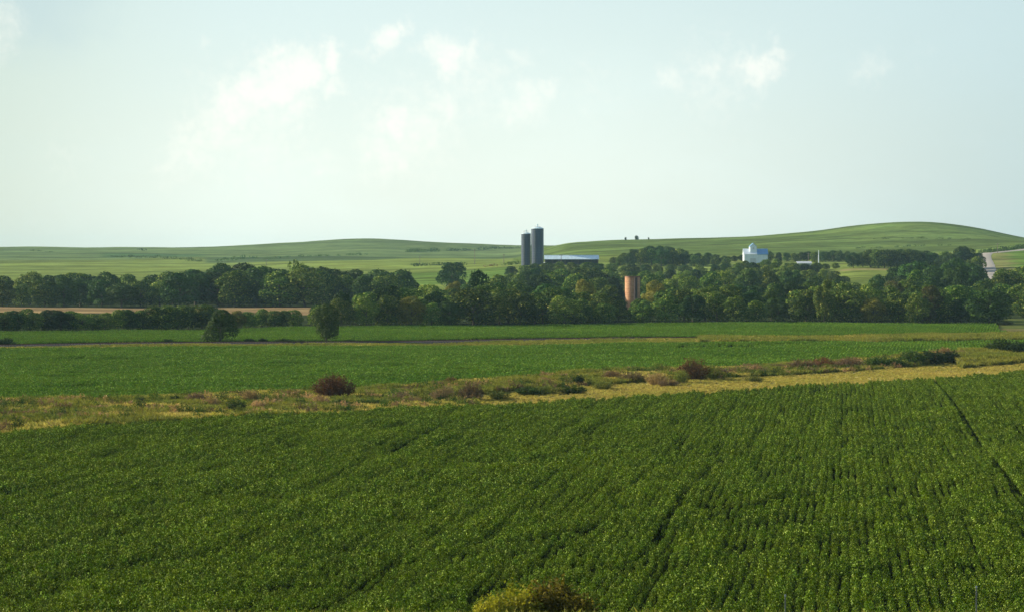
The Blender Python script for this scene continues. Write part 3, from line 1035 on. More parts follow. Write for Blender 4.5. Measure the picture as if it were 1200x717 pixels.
def scatter(name, pts, scale, rot, vi, coll, label, tilt=0.0):
    me = bpy.data.meshes.new(name)
    me.vertices.add(len(pts))
    me.vertices.foreach_set('co', np.asarray(pts, np.float32).ravel())
    a = me.attributes.new('sc', 'FLOAT_VECTOR', 'POINT')
    a.data.foreach_set('vector', np.asarray(scale, np.float32).ravel())
    a = me.attributes.new('ro', 'FLOAT_VECTOR', 'POINT')
    a.data.foreach_set('vector', np.asarray(rot, np.float32).ravel())
    a = me.attributes.new('vi', 'INT', 'POINT')
    a.data.foreach_set('value', np.asarray(vi, np.int32))
    o = link(bpy.data.objects.new(name, me))
    tr = bpy.data.node_groups.new(name, 'GeometryNodeTree')
    tr.interface.new_socket('Geometry', in_out='INPUT', socket_type='NodeSocketGeometry')
    tr.interface.new_socket('Geometry', in_out='OUTPUT', socket_type='NodeSocketGeometry')
    n = tr.nodes
    gi, go = n.new('NodeGroupInput'), n.new('NodeGroupOutput')
    ci = n.new('GeometryNodeCollectionInfo')
    ci.inputs['Collection'].default_value = coll
    ci.inputs['Separate Children'].default_value = True
    ci.inputs['Reset Children'].default_value = True
    ip = n.new('GeometryNodeInstanceOnPoints')
    ip.inputs['Pick Instance'].default_value = True

    def attr(nm, ty):
        k = n.new('GeometryNodeInputNamedAttribute')
        k.data_type = ty
        k.inputs['Name'].default_value = nm
        return k.outputs['Attribute']
    L = tr.links
    L.new(gi.outputs[0], ip.inputs['Points'])
    L.new(ci.outputs[0], ip.inputs['Instance'])
    L.new(attr('vi', 'INT'), ip.inputs['Instance Index'])
    L.new(attr('ro', 'FLOAT_VECTOR'), ip.inputs['Rotation'])
    L.new(attr('sc', 'FLOAT_VECTOR'), ip.inputs['Scale'])
    L.new(ip.outputs[0], go.inputs[0])
    md = o.modifiers.new('scatter', 'NODES')
    md.node_group = tr
    tag(o, label, None, kind='stuff')
    return o


def soy_mesh(seed, m, n=92, leaf=0.108, rad=0.33, hgt=0.64):
    rs = np.random.default_rng(seed)
    a = rs.random(n) * 2 * np.pi
    r = rad * np.sqrt(rs.random(n)) * 1.05
    z = hgt * np.sqrt(np.clip(1 - (r / (rad * 1.15)) ** 2, 0.05, 1)) * (0.62 + 0.45 * rs.random(n))
    z = np.where(rs.random(n) < 0.22, z * rs.random(n), z)
    c = np.stack([r * np.cos(a), r * np.sin(a), z], 1)
    nn = np.stack([np.cos(a) * 0.5, np.sin(a) * 0.5, np.full(n, 0.9)], 1) + rs.normal(size=(n, 3)) * 0.55
    V, Fq = leaf_quads(c, nn, leaf * (0.55 + 0.95 * rs.random(n) ** 1.5), 0.75, rs)
    me = mesh_np('soybean', V, Fq)
    me.materials.append(m)
    return me


def vnoise(x, y, s, seed=0):
    """cheap smooth value noise"""
    r = np.random.default_rng(seed)
    g = r.random((64, 64))
    u, v = x / s, y / s
    i, j = np.floor(u).astype(int), np.floor(v).astype(int)
    fu, fv = u - i, v - j
    fu, fv = fu * fu * (3 - 2 * fu), fv * fv * (3 - 2 * fv)
    g00, g10, g01, g11 = g[i % 64, j % 64], g[(i + 1) % 64, j % 64], g[i % 64, (j + 1) % 64], g[(i + 1) % 64, (j + 1) % 64]
    return (g00 * (1 - fu) + g10 * fu) * (1 - fv) + (g01 * (1 - fu) + g11 * fu) * fv


def rows(slope, spacing, along, ymin, ymax, pxlim=(-130, 1330)):
    """plant points along rows running away from the camera; slope = dx/dy"""
    u = np.array([slope, 1.0])
    u /= np.linalg.norm(u)
    nrm = np.array([u[1], -u[0]])
    xm = 0.27 * ymax + 40
    cs = [np.dot(nrm, p) for p in ((-xm, ymin), (xm, ymin), (-xm, ymax), (xm, ymax))]
    r = np.arange(math.floor(min(cs) / spacing), math.ceil(max(cs) / spacing)) * spacing
    s = np.arange(ymin - 90, ymax + 90, along)
    A, B = np.meshgrid(r, s)
    B = B + rng.uniform(-0.4, 0.4, B.shape) * along
    A2 = A + rng.normal(size=A.shape) * 0.06 + 0.16 * (vnoise(A * 0.3 + 500, B + 500, 6, 77) - 0.5)
    x = nrm[0] * A2 + u[0] * B
    y = nrm[1] * A2 + u[1] * B
    ri = np.round(A / spacing).astype(int)
    k = (y > ymin) & (y < ymax)
    x, y, ri = x[k], y[k], ri[k]
    px = 600 + F * x / y
    k = (px > pxlim[0]) & (px < pxlim[1])
    return x[k], y[k], ri[k], px[k]


def gp(px, py):
    d = dist(py)
    return ((px - 600) / F * d, d)


def seg_dist(x, y, pts):
    best = np.full(x.shape, 1e9)
    for (ax, ay), (bx, by) in zip(pts[:-1], pts[1:]):
        dx, dy_ = bx - ax, by - ay
        t_ = np.clip(((x - ax) * dx + (y - ay) * dy_) / (dx * dx + dy_ * dy_), 0, 1)
        best = np.minimum(best, np.hypot(x - ax - t_ * dx, y - ay - t_ * dy_))
    return best


GAPS = [  # (image polyline, half width m): wheel tracks and washed-out lines
    ([(540, 712), (600, 690), (640, 662), (693, 627), (733, 600)], .5),
    ([(840, 503), (868, 472), (885, 455)], .3), ([(453, 536), (500, 513), (545, 494), (612, 480)], .7),
    ([(853, 607), (905, 597), (960, 589), (1013, 583), (1070, 578), (1133, 573)], .75),
    ([(838, 619), (890, 608), (1000, 597), (1050, 592), (1110, 584)], .65), ([(1093, 443), (1130, 494), (1165, 542), (1215, 612)], .34),
    ([(67, 617), (120, 609), (183, 603)], .9), ([(-20, 706), (40, 707), (56, 700)], 1.0),
    ([(480, 667), (540, 661), (600, 645), (690, 626)], .6), ([(850, 540), (800, 590), (770, 640)], .3), ([(60, 690), (140, 668), (200, 660)], .5),
    ([(0, 655), (90, 648), (160, 630)], .5), ([(190, 580), (260, 566), (330, 560)], .5), ([(700, 520), (800, 505), (880, 498)], .4),
    ([(300, 700), (420, 672), (470, 668)], .5), ([(570, 560), (640, 545), (700, 528)], .4), ([(0, 580), (60, 572), (110, 560)], .6),
]

x, y, ri, px = rows(0.13, 0.615, 0.36, 131, 470)
k = (y < near_edge(px) - 0.5)
x, y, ri, px = x[k], y[k], ri[k], px[k]
rowr = np.random.default_rng(3).random(20000)
sc = 0.68 + 0.26 * vnoise(x, y, 9, 1) + 0.34 * vnoise(x, y, 1.9, 2) + rng.normal(size=len(x)) * 0.13
sc *= 0.93 + 0.12 * rowr[ri % 20000]
band = vnoise(ri * 9.0, y, 9, 61) * 0.55 + vnoise(ri * 12.0, y, 24, 62) * 0.45
sc *= np.interp(band, [0.0, 0.3, 0.45, 0.7, 1.0], [0.5, 0.74, 0.98, 1.08, 1.14])
hole = vnoise(x * 0.45, y, 3.2, 5) * 0.6 + vnoise(x * 0.4, y, 1.4, 6) * 0.4
sc = np.where(hole < 0.3, sc * (0.45 + hole), sc)
keep = np.ones(len(x), bool)
for g_, hw in GAPS:
    pts = [gp(*q) for q in g_]
    dd_ = seg_dist(x, y, pts)
    keep &= dd_ > hw * (0.7 * vnoise(x, y, 1.5, 9))
    sc = np.where(dd_ < hw * 1.1, sc * 0.7, sc)
keep &= rng.random(len(x)) > 0.015
x, y, sc, ri = x[keep], y[keep], sc[keep], ri[keep]
z = ht(x, y) - 0.02
n = len(x)
soyA = src_coll('soybean', [soy_mesh(500 + i, M['soy']) for i in range(6)])
scatter('soybean_rows', np.stack([x, y, z], 1), np.stack([sc * 0.74, sc * 0.84, sc * 1.1], 1),
        np.stack([rng.normal(size=n) * 0.1, rng.normal(size=n) * 0.1, rng.random(n) * 6.28], 1), rng.integers(0, 6, n), soyA,
        'dense rows of knee-high soybeans filling the near field')

soyB = src_coll('far_soybean', [soy_mesh(520 + i, M['soy_far'], 44, 0.19, 0.40, 0.62) for i in range(4)])
x, y, ri, px = rows(0.17, 0.66, 0.72, 330, 590, (-100, 1300))
k = (y > mid_edge(px)) & (y < mid_far(px))
patch = (np.abs(px - 840) < 45) & (y > dist(410.5)) & (y < dist(406))
k &= ~(patch & (rng.random(len(x)) < 0.7))
x, y, px = x[k], y[k], px[k]
sc = 0.68 + 0.3 * vnoise(x, y, 12, 11) + 0.36 * vnoise(x, y, 2.6, 12) + rng.normal(size=len(x)) * 0.08
sc = np.where(vnoise(x * .4, y, 4, 15) < 0.15, sc * 0.6, sc)
n = len(x)
scatter('soybean_rows', np.stack([x, y, ht(x, y)], 1), np.stack([sc * 0.76, sc * 1.1, sc], 1),
        np.stack([np.zeros(n), np.zeros(n), rng.choice([0, math.pi], n) - 0.17], 1), rng.integers(0, 4, n), soyB,
        'soybean rows filling the middle field between weedy strip and railway')
x, y, ri, px = rows(0.2, 0.76, 0.85, 530, 760, (-80, 1290))
k = (rail_off(x, y) > 10) & (y < far_edge(px)) & (px < 1178 + (y - 620) * 0.1)
x, y = x[k], y[k]
sc = 0.78 + 0.25 * vnoise(x, y, 14, 21) + 0.2 * vnoise(x, y, 3, 22) + rng.normal(size=len(x)) * 0.07
n = len(x)
scatter('soybean_rows', np.stack([x, y, ht(x, y)], 1), np.stack([sc * 0.72, sc * 1.25, sc], 1),
        np.stack([np.zeros(n), np.zeros(n), rng.choice([0, math.pi], n) - 0.2], 1), rng.integers(0, 4, n), soyB,
        'narrow soybean rows filling the far field behind the railway')


def tuft_mesh(seed, m, n=26, hgt=0.6, rad=0.3, wid=0.018, lean=0.35):
    rs = np.random.default_rng(seed)
    a = rs.random(n) * 2 * np.pi
    r = rad * np.sqrt(rs.random(n))
    foot = np.stack([r * np.cos(a), r * np.sin(a), np.full(n, -0.03)], 1)
    h_ = hgt * (0.5 + 0.6 * rs.random(n))
    b_ = rs.normal(size=(n, 2)) * lean * hgt
    tip = foot + np.stack([b_[:, 0], b_[:, 1], h_], 1)
    midp = foot + np.stack([b_[:, 0] * 0.3, b_[:, 1] * 0.3, h_ * 0.6], 1)
    an = rs.random(n) * np.pi
    sd = np.stack([np.cos(an), np.sin(an), np.zeros(n)], 1) * wid
    V = np.stack([foot - sd, foot + sd, midp + sd, tip, midp - sd], 1).reshape(-1, 3)
    me = mesh_np('tuft', V, np.arange(n * 5).reshape(n, 5))
    me.materials.append(m)
    return me


def scatter_grass(name, x, y, sc, coll, nv, label):
    n = len(x)
    scatter(name, np.stack([x, y, ht(x, y)], 1), np.stack([sc, sc, sc * (0.8 + 0.4 * rng.random(n))], 1),
            np.stack([np.zeros(n), np.zeros(n), rng.random(n) * 6.28], 1), rng.integers(0, nv, n), coll, label)


def rand_pts(n, y0, y1, p0=-150, p1=1350):
    y = np.sqrt(rng.random(n) * (y1 * y1 - y0 * y0) + y0 * y0)
    px = p0 + (p1 - p0) * rng.random(n)
    return (px - 600) / F * y, y, px


tallg = src_coll('tall_grass', [tuft_mesh(600 + i, M['grass_green'], 26, 0.75, 0.35, 0.03) for i in range(4)])
tang = src_coll('dry_grass', [tuft_mesh(610 + i, M['grass_tan'], 26, 0.6, 0.35, 0.03, 0.4) for i in range(4)])
x, y, px = rand_pts(150000, 255, 520)
ne, me_ = near_edge(px), mid_edge(px)
k = (y > ne + 0.6) & (y < me_ - 0.3)
x, y, px, ne, me_ = x[k], y[k], px[k], ne[k], me_[k]
f_ = (y - ne) / (me_ - ne)
mown = (px > 560) & (f_ < 0.52)
pn = vnoise(x, y, 9, 31) * 0.6 + vnoise(x, y, 3, 32) * 0.4
tan_sel = mown | (pn > 0.52)
sc = np.where(mown, 0.35 + 0.25 * pn, 0.75 + 0.75 * vnoise(x, y, 6, 33))
rt = (px > 1125) & (px < 1260) & (f_ > 0.3)
sc = np.where(rt, 1.0 + 1.1 * vnoise(x, y, 5, 35), sc)
tan_sel &= ~rt
scatter_grass('dry_grass', x[tan_sel], y[tan_sel], sc[tan_sel], tang, 4, 'dry yellow grass growing through the weedy strip between fields')
scatter_grass('tall_grass', x[~tan_sel], y[~tan_sel], sc[~tan_sel], tallg, 4, 'olive green tall grass in the weedy strip between fields')
# uncountable small weeds between the bushes
M_ = [brush_mesh('weed', 700 + i, M[k], 26, 150, 0.12, 0.02) for i, k in enumerate(['bush_brown', 'bush_pink', 'bush_olive', 'bush_green', 'bush_olive', 'bush_brown'])]
weeds = src_coll('weed', M_)
x, y, px = rand_pts(30000, 265, 520)
ne, me_ = near_edge(px), mid_edge(px)
f_ = (y - ne) / (me_ - ne)
pn = vnoise(x, y, 8, 51) * 0.6 + vnoise(x, y, 3, 52) * 0.4
k = (f_ > 0.04) & (f_ < 0.95) & (pn > 0.41) & ~((px > 560) & (f_ < 0.5)) & (px < 1130)
x, y, pn = x[k], y[k], pn[k]
n = len(x)
vi = (vnoise(x, y, 5, 53) * 5.2 + rng.random(n) * 1.6).astype(int) % 6
sc = 0.55 + 1.1 * vnoise(x, y, 2.5, 54) * rng.random(n) + 0.4 * rng.random(n)
scatter('weeds', np.stack([x, y, ht(x, y)], 1), np.stack([sc * 1.4, sc * 1.2, sc], 1),
        np.stack([np.zeros(n), np.zeros(n), rng.random(n) * 6.28], 1), vi, weeds, 'tangled brown, pink and olive weeds covering the strip between the fields')
# railway verges
x, y, px = rand_pts(120000, 480, 680)
ro = rail_off(x, y)
k = ((y > mid_far(px)) & (ro < -3.2)) | ((ro > 5.0) & (ro < 10.5) & (rng.random(len(x)) < 0.5))
x, y, ro, px = x[k], y[k], ro[k], px[k]
tn = (vnoise(x, y, 11, 41) * 0.6 + rng.random(len(x)) * 0.4 < 0.36) & (ro < 0)
sc = 0.75 + 0.8 * vnoise(x, y, 8, 42) + np.where((px > 640) & (ro < 0), 0.35, 0)
sc = sc * np.where((ro < 0) & (px < 820), 0.5, 1) * np.where(ro > 0, 0.35, 1)
scatter_grass('dry_grass', x[tn], y[tn], sc[tn], tang, 4, 'pale dry grass on the verge in front of the railway')
scatter_grass('tall_grass', x[~tn], y[~tn], sc[~tn], tallg, 4, 'green grass on both verges of the railway')
# bank in front of the near field
x, y, px = rand_pts(9000, 70, 131, -150, 1350)
scatter_grass('bank_grass', x, y, 0.5 + 0.5 * rng.random(len(x)), tallg, 4, 'rough green grass on the bank at the bottom edge')

# ------------------------------------------------------------------ railway
M['ballast'] = simple('dark_ballast', (0.055, 0.048, 0.045), 0.95, var=0.5, scale=3, streak=False)
M['sleeper'] = simple('tarred_sleeper', (0.035, 0.028, 0.024), 0.9, var=0.3, scale=4, streak=False)
M['rail'] = simple('rusty_rail', (0.10, 0.055, 0.035), 0.45, 0.6, var=0.3, scale=4, streak=False)
rl = empty('railway_line', (0, 0, 0))
tag(rl, 'dark railway line on a low ballast bank between the two far bean fields', 'railway')
Lr = np.linspace(-70, 330, 200)
bv, bf = [], []
prof = [(-3.1, -0.15), (-2.0, 0.36), (2.0, 0.36), (3.1, -0.15)]
cx_ = RA[0] + RU[0] * Lr
cy_ = RA[1] + RU[1] * Lr
cz_ = np.convolve(np.pad(ht(cx_, cy_), 10, mode='edge'), np.ones(21) / 21, 'valid')
for i in range(len(Lr)):
    for o_, zz in prof:
        bv.append((cx_[i] + RN[0] * o_, cy_[i] + RN[1] * o_, cz_[i] + zz))
for i in range(len(Lr) - 1):
    for j in range(3):
        a = i * 4 + j
        bf.append((a, a + 1, a + 5, a + 4))
mb = MB()
mb.v, mb.f = bv, bf
mb.build('ballast_bed', M['ballast'], rl)
mb = MB()
ang = math.atan2(RU[1], RU[0])
for s_ in np.arange(-68, 328, 0.62):
    zc = float(np.interp(s_, Lr, cz_))
    mb.box((RA[0] + RU[0] * s_, RA[1] + RU[1] * s_, zc + 0.39), (0.24, 2.6, 0.14), ang)
o = mb.build('sleepers', M['sleeper'], rl)
o['kind'] = 'stuff'
for off in (-0.72, 0.72):
    mb = MB()
    for i in range(len(Lr) - 1):
        a = Vector((cx_[i] + RN[0] * off, cy_[i] + RN[1] * off, cz_[i] + 0.53))
        c = Vector((cx_[i + 1] + RN[0] * off, cy_[i + 1] + RN[1] * off, cz_[i + 1] + 0.53))
        m_ = (a + c) / 2
        mb.box(m_, ((c - a).length + 0.02, 0.07, 0.15), ang)
    mb.build('rail', M['rail'], rl)

# ------------------------------------------------------------------ gravel road on the hillside
M['gravel'] = simple('pale_gravel', (0.34, 0.315, 0.26), 0.95, var=0.18, scale=0.4, streak=False)
road_pts = [(1168, 1010), (1164, 1150), (1160, 1250), (1158.5, 1330), (1156, 1400), (1154, 1450), (1153.5, 1490), (1156, 1525), (1163, 1552), (1174, 1572), (1190, 1592), (1215, 1615), (1260, 1640), (1330, 1660)]
rp = [((p_ - 600) / F * d_, d_) for p_, d_ in road_pts]


def spline(pts, n=12):
    out = []
    P_ = [Vector((*p_, 0)) for p_ in pts]
    P_ = [P_[0] * 2 - P_[1]] + P_ + [P_[-1] * 2 - P_[-2]]
    for i in range(1, len(P_) - 2):
        for k_ in range(n):
            t_ = k_ / n
            a, b_, c, d_ = P_[i - 1], P_[i], P_[i + 1], P_[i + 2]
            out.append(0.5 * ((2 * b_) + (c - a) * t_ + (2 * a - 5 * b_ + 4 * c - d_) * t_ ** 2 + (3 * b_ - a - 3 * c + d_) * t_ ** 3))
    out.append(P_[-2])
    return out


sp = spline(rp)
rv, rfc = [], []
for i, p_ in enumerate(sp):
    tn_ = (sp[min(i + 1, len(sp) - 1)] - sp[max(i - 1, 0)]).normalized()
    nr = Vector((-tn_.y, tn_.x, 0))
    for o_, dz in ((-3.9, 0.02), (-2.9, 0.28), (0, 0.36), (2.9, 0.28), (3.9, 0.02)):
        q = p_ + nr * o_
        rv.append((q.x, q.y, hz(q.x, q.y) + dz))
for i in range(len(sp) - 1):
    for j in range(4):
        a = i * 5 + j
        rfc.append((a, a + 1, a + 6, a + 5))
mb = MB()
mb.v, mb.f = rv, rfc
o = mb.build('road', M['gravel'], None, True)
tag(o, 'pale gravel road climbing and bending right over the hillside', kind='structure')
hedge([(1147, 1470), (1148, 1520), (1153, 1556), (1163, 1580), (1178, 1602), (1200, 1625), (1230, 1645), (1290, 1670)], None,
      'dark hedge lining the far side of the gravel road', height=3.2, step=1.6, keep=0.95)

# ------------------------------------------------------------------ farm buildings
M['navy'] = simple('dark_blue_enamel_steel', (0.010, 0.036, 0.082), 0.38, 0.0, var=0.25, scale=0.8)
M['navy_band'] = simple('silo_seam_steel', (0.05, 0.075, 0.10), 0.4, 0.2, var=0.2, scale=0.8)
M['galv'] = simple('galvanised_roof', (0.60, 0.78, 0.84), 0.6, 0.0, var=0.12, scale=0.8)
M['white'] = simple('white_painted_metal', (0.66, 0.76, 0.82), 0.45, 0.0, var=0.06, scale=0.6)
M['white_dull'] = simple('dull_white_metal', (0.50, 0.55, 0.58), 0.5, 0.1, var=0.1, scale=0.6)
M['roof_bluer_tone'] = simple('metal_roof_bluer_tone', (0.16, 0.36, 0.58), 0.4, 0.3, var=0.12, scale=0.8)  # barn roof's right side: weaker reflection put in as a bluer colour
M['dark'] = simple('dark_opening', (0.02, 0.022, 0.025), 0.9, var=0.3)
M['shed_wall'] = simple('dark_shed_boards', (0.045, 0.06, 0.075), 0.7, var=0.3, scale=1.2)
M['wood'] = simple('weathered_wood', (0.16, 0.13, 0.10), 0.9, var=0.3, scale=3)
M['steel'] = simple('grey_steel_post', (0.25, 0.27, 0.24), 0.5, 0.4, var=0.2, scale=5)


def blue_silo(px, d, dia, top_y, label, cage):
    g = at(px, d)
    zt = H - (top_y - YH) / F * d - g.z
    r = dia / 2
    s = empty('blue_silo', (g.x, g.y, g.z))
    tag(s, label, 'silo', 'blue silos')
    mb = MB()
    mb.lathe([(r, -2), (r, zt)], 40)
    mb.build('silo_wall', M['navy'], s, True)
    zz = 1.4
    while zz < zt - 0.3:
        mb = MB()
        mb.lathe([(r + 0.003, zz - 0.05), (r + 0.05, zz - 0.04), (r + 0.05, zz + 0.04), (r + 0.003, zz + 0.05)], 40)
        mb.build('seam_band', M['navy_band'], s)
        zz += 1.42
    mb = MB()
    mb.lathe([(r + 0.06, zt - 0.05), (r + 0.06, zt + 0.12), (r * 0.75, zt + dia * 0.075), (r * 0.3, zt + dia * 0.14), (0.25, zt + dia * 0.155), (0.0, zt + dia * 0.16)], 40)
    mb.build('roof', M['galv'], s)
    # top platform, pipe and rail
    zc = zt + dia * 0.15
    mb = MB()
    mb.lathe([(0.3, zc), (0.3, zc + 1.1), (0.45, zc + 1.15), (0.45, zc + 1.5), (0.0, zc + 1.6)], 12)
    mb.build('filler_cap', M['galv'], s)
    mb = MB()
    for k_ in range(5):
        a = -1.2 + k_ * 0.6
        mb.tube((math.cos(a - 1.57) * r * .5, math.sin(a - 1.57) * r * .5, zt + 0.3), (math.cos(a - 1.57) * r * .5, math.sin(a - 1.57) * r * .5, zc + cage), 0.06, n=5)
        if k_ < 4:
            b2 = a + 0.6
            mb.tube((math.cos(a - 1.57) * r * .5, math.sin(a - 1.57) * r * .5, zc + cage), (math.cos(b2 - 1.57) * r * .5, math.sin(b2 - 1.57) * r * .5, zc + cage), 0.06, n=5)
    mb.build('top_rail', M['steel'], s)
    mb = MB()
    a = -2.0
    cxl, cyl = math.cos(a) * (r + 0.25), math.sin(a) * (r + 0.25)
    for sx in (-0.25, 0.25):
        mb.tube((cxl + sx, cyl, -1), (cxl + sx, cyl, zt + 0.5), 0.04, n=5)
    zz = 0
    while zz < zt:
        mb.box((cxl, cyl, zz), (0.5, 0.05, 0.05))
        zz += 0.4
    mb.build('ladder', M['steel'], s)
    mb = MB()
    mb.lathe([(0.32, -1), (0.32, zt - 0.3)], 10, (math.cos(-0.9) * (r + 0.33), math.sin(-0.9) * (r + 0.33)))
    mb.build('fill_pipe', M['navy_band'], s)
    return s


blue_silo(629.8, 1500, 7.3, 268.3, 'taller and wider of the two dark blue silos, on the right', 0.2)
blue_silo(616.4, 1503, 5.6, 274.4, 'shorter and narrower of the two dark blue silos, on the left', 0.9)

# long low shed
g0, g1 = at(638.5, 1490), at(701, 1490)
L_ = g1.x - g0.x
zb = min(g0.z, g1.z)
s = empty('long_shed', (g0.x, 1486, zb))
tag(s, 'long low open cattle shed with pale blue metal roof beside the blue silos', 'shed')
ze = 19 - 4.3 / F * 1486 - zb
zr = 19.25 - zb
mb = MB()
mb.box((L_ / 2, 9.0, (ze + 0.1) / 2 - 0.5), (L_ - 0.3, 0.2, ze + 1.0))
mb.box((0.15, 4.5, ze / 2 - 0.5), (0.2, 8.6, ze + 1))
mb.box((L_ - 0.15, 4.5, ze / 2 - 0.5), (0.2, 8.6, ze + 1))
mb.build('wall', M['shed_wall'], s)
mb = MB()
mb.prism([(-0.5, ze), (4.5, zr), (4.5, zr + 0.12), (-0.5, ze + 0.12)], -0.4, L_ + 0.4)
mb.prism([(4.51, zr), (9.5, ze), (9.5, ze + 0.12), (4.51, zr + 0.12)], -0.4, L_ + 0.4)
mb.build('roof', M['galv'], s)
mb = MB()
mb.box((L_ / 2, 4.5, zr + 0.16), (L_ + 0.8, 0.5, 0.08))
mb.build('ridge_cap', M['white_dull'], s)
for i in range(9):
    mb = MB()
    mb.box((0.5 + (L_ - 1) * i / 8, 0.0, ze / 2 - 0.5), (0.2, 0.2, ze + 1))
    mb.build('post', M['wood'], s)
mb = MB()
mb.box((L_ * 0.5, -0.02, 0.55), (L_ * 0.92, 0.06, 0.9))
mb.build('feed_bunk', M['shed_wall'], s)
mb = MB()
for sgn in (0, 1):
    x_ = -0.28 if not sgn else L_ + 0.28
    mb.poly([(x_, 0, ze), (x_, 9, ze), (x_, 4.5, zr)])
mb.build('gable_end', M['shed_wall'], s)

# small white tank beside the silos
g = at(639.5, 1478)
s = empty('white_tank', (g.x, g.y, 19 - 10.2 / F * 1478))
s.location.z = max(s.location.z - 0.9, g.z)
tag(s, 'small white tank on legs at the right foot of the taller blue silo', 'tank')
mb = MB()
mb.lathe([(0, -1.3), (0.45, -1.15), (0.62, -0.8), (0.62, 0.8), (0.45, 1.15), (0, 1.3)], 14)
me_t = mb.mesh('tank_body', M['white'], True)
o = link(bpy.data.objects.new('tank_body', me_t), s)
o.rotation_euler = (0, R(90), 0)
o.location = (0, 0, 1.15)
for sx in (-0.8, 0.8):
    mb = MB()
    mb.box((sx, 0, 0.3), (0.12, 0.8, 0.6))
    mb.build('leg', M['white_dull'], s)

# white barn with cupola
d0 = 1500.0
g = at(886, d0)
pxm = d0 / F
zb = g.z
s = empty('white_barn', (g.x, d0, zb))
tag(s, 'large white metal barn with a square gabled cupola rising through its roof', 'barn')


def bx_(p_): return (p_ - 886) * pxm


def bz_(y_): return 19 - (y_ - YH) / F * d0 - zb


x0, x1 = bx_(871.8), bx_(900)
ev, rg = bz_(298.6), bz_(292)
mb = MB()
mb.box(((x0 + x1) / 2, 5.0, ev / 2 - 1), (x1 - x0 - 0.3, 10.0, ev + 2))
mb.build('wall', M['white'], s)
mb = MB()
for i in range(14):
    xx = x0 + 0.5 + i * (x1 - x0 - 1) / 13
    mb.box((xx, -0.03, ev / 2 - 1), (0.06, 0.05, ev + 1.9))
mb.build('wall_rib', M['white_dull'], s)
mid = bx_(887.2)
mb = MB()
mb.prism([(-0.4, ev), (5, rg), (5, rg + 0.12), (-0.4, ev + 0.12)], x0 - 0.2, mid)
mb.prism([(5.01, rg), (10.4, ev), (10.4, ev + 0.12), (5.01, rg + 0.12)], x0 - 0.2, mid)
mb.build('white_roof', M['white'], s)
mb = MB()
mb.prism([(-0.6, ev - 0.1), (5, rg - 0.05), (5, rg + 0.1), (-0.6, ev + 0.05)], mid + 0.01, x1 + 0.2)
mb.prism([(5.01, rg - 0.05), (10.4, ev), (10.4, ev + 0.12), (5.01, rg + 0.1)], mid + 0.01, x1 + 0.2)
mb.build('roof_bluer_tone', M['roof_bluer_tone'], s)  # same roof as the left half, difference in light carried by colour
mb = MB()
for x_ in (x0 + 0.06, x1 - 0.06):
    mb.poly([(x_, 0, ev - 0.02), (x_, 10, ev - 0.02), (x_, 5, rg - 0.02)])
mb.build('gable_end', M['white'], s)
mb = MB()
mb.box((bx_(882.5), -0.06, 1.6), (3.4, 0.08, 3.2))
mb.build('sliding_door', M['white_dull'], s)
# cupola: gable end towards the camera
c0, c1 = bx_(879.2), bx_(887.0)
cm = (c0 + c1) / 2
ce, ct = bz_(289.2), bz_(285.6)
cb = bz_(296.8)
mb = MB()
yf, yb = 1.3, 8.7
mb.v += [(c0, yf, cb), (c1, yf, cb), (c1, yf, ce), (cm, yf, ct), (c0, yf, ce), (c0, yb, cb), (c1, yb, cb), (c1, yb, ce), (cm, yb, ct), (c0, yb, ce)]
mb.f += [(0, 1, 2, 3, 4), (9, 8, 7, 6, 5), (1, 6, 7, 2), (0, 4, 9, 5)]
mb.build('cupola_wall', M['white'], s)
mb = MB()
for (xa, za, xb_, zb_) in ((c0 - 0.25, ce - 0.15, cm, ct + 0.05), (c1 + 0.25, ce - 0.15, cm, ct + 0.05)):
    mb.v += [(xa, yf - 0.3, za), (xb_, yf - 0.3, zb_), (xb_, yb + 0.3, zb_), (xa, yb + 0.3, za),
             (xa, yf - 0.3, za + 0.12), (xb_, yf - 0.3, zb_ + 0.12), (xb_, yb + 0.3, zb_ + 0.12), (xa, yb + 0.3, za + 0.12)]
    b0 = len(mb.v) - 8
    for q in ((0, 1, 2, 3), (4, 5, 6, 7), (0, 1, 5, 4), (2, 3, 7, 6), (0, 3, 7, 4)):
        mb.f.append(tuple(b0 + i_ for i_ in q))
mb.build('cupola_roof', M['roof_bluer_tone'], s)
mb = MB()
mb.box((cm, yf - 0.03, (ce + cb) / 2 + 0.8), (0.9, 0.05, 1.2))
mb.build('cupola_louvre', M['white_dull'], s)

# low pale shed right of the barn
g = at(943, 1400)
s = empty('low_shed', (g.x, g.y, g.z))
tag(s, 'low shed with a pale flat roof, half hidden in trees right of the white barn', 'shed')
zt = 19 - (309.0 - YH) / F * 1400 - g.z
mb = MB()
mb.box((0, 2.5, zt / 2 - 1), (7.4, 5, zt + 2))
mb.build('wall', M['white_dull'], s)
mb = MB()
mb.prism([(-0.4, zt), (5.4, zt + 1.0), (5.4, zt + 1.12), (-0.4, zt + 0.12)], -4.1, 4.1)
mb.build('roof', M['white_dull'], s)
mb = MB()
mb.box((1.2, -0.03, 1.0), (1.8, 0.05, 2.2))
mb.build('door', M['dark'], s)

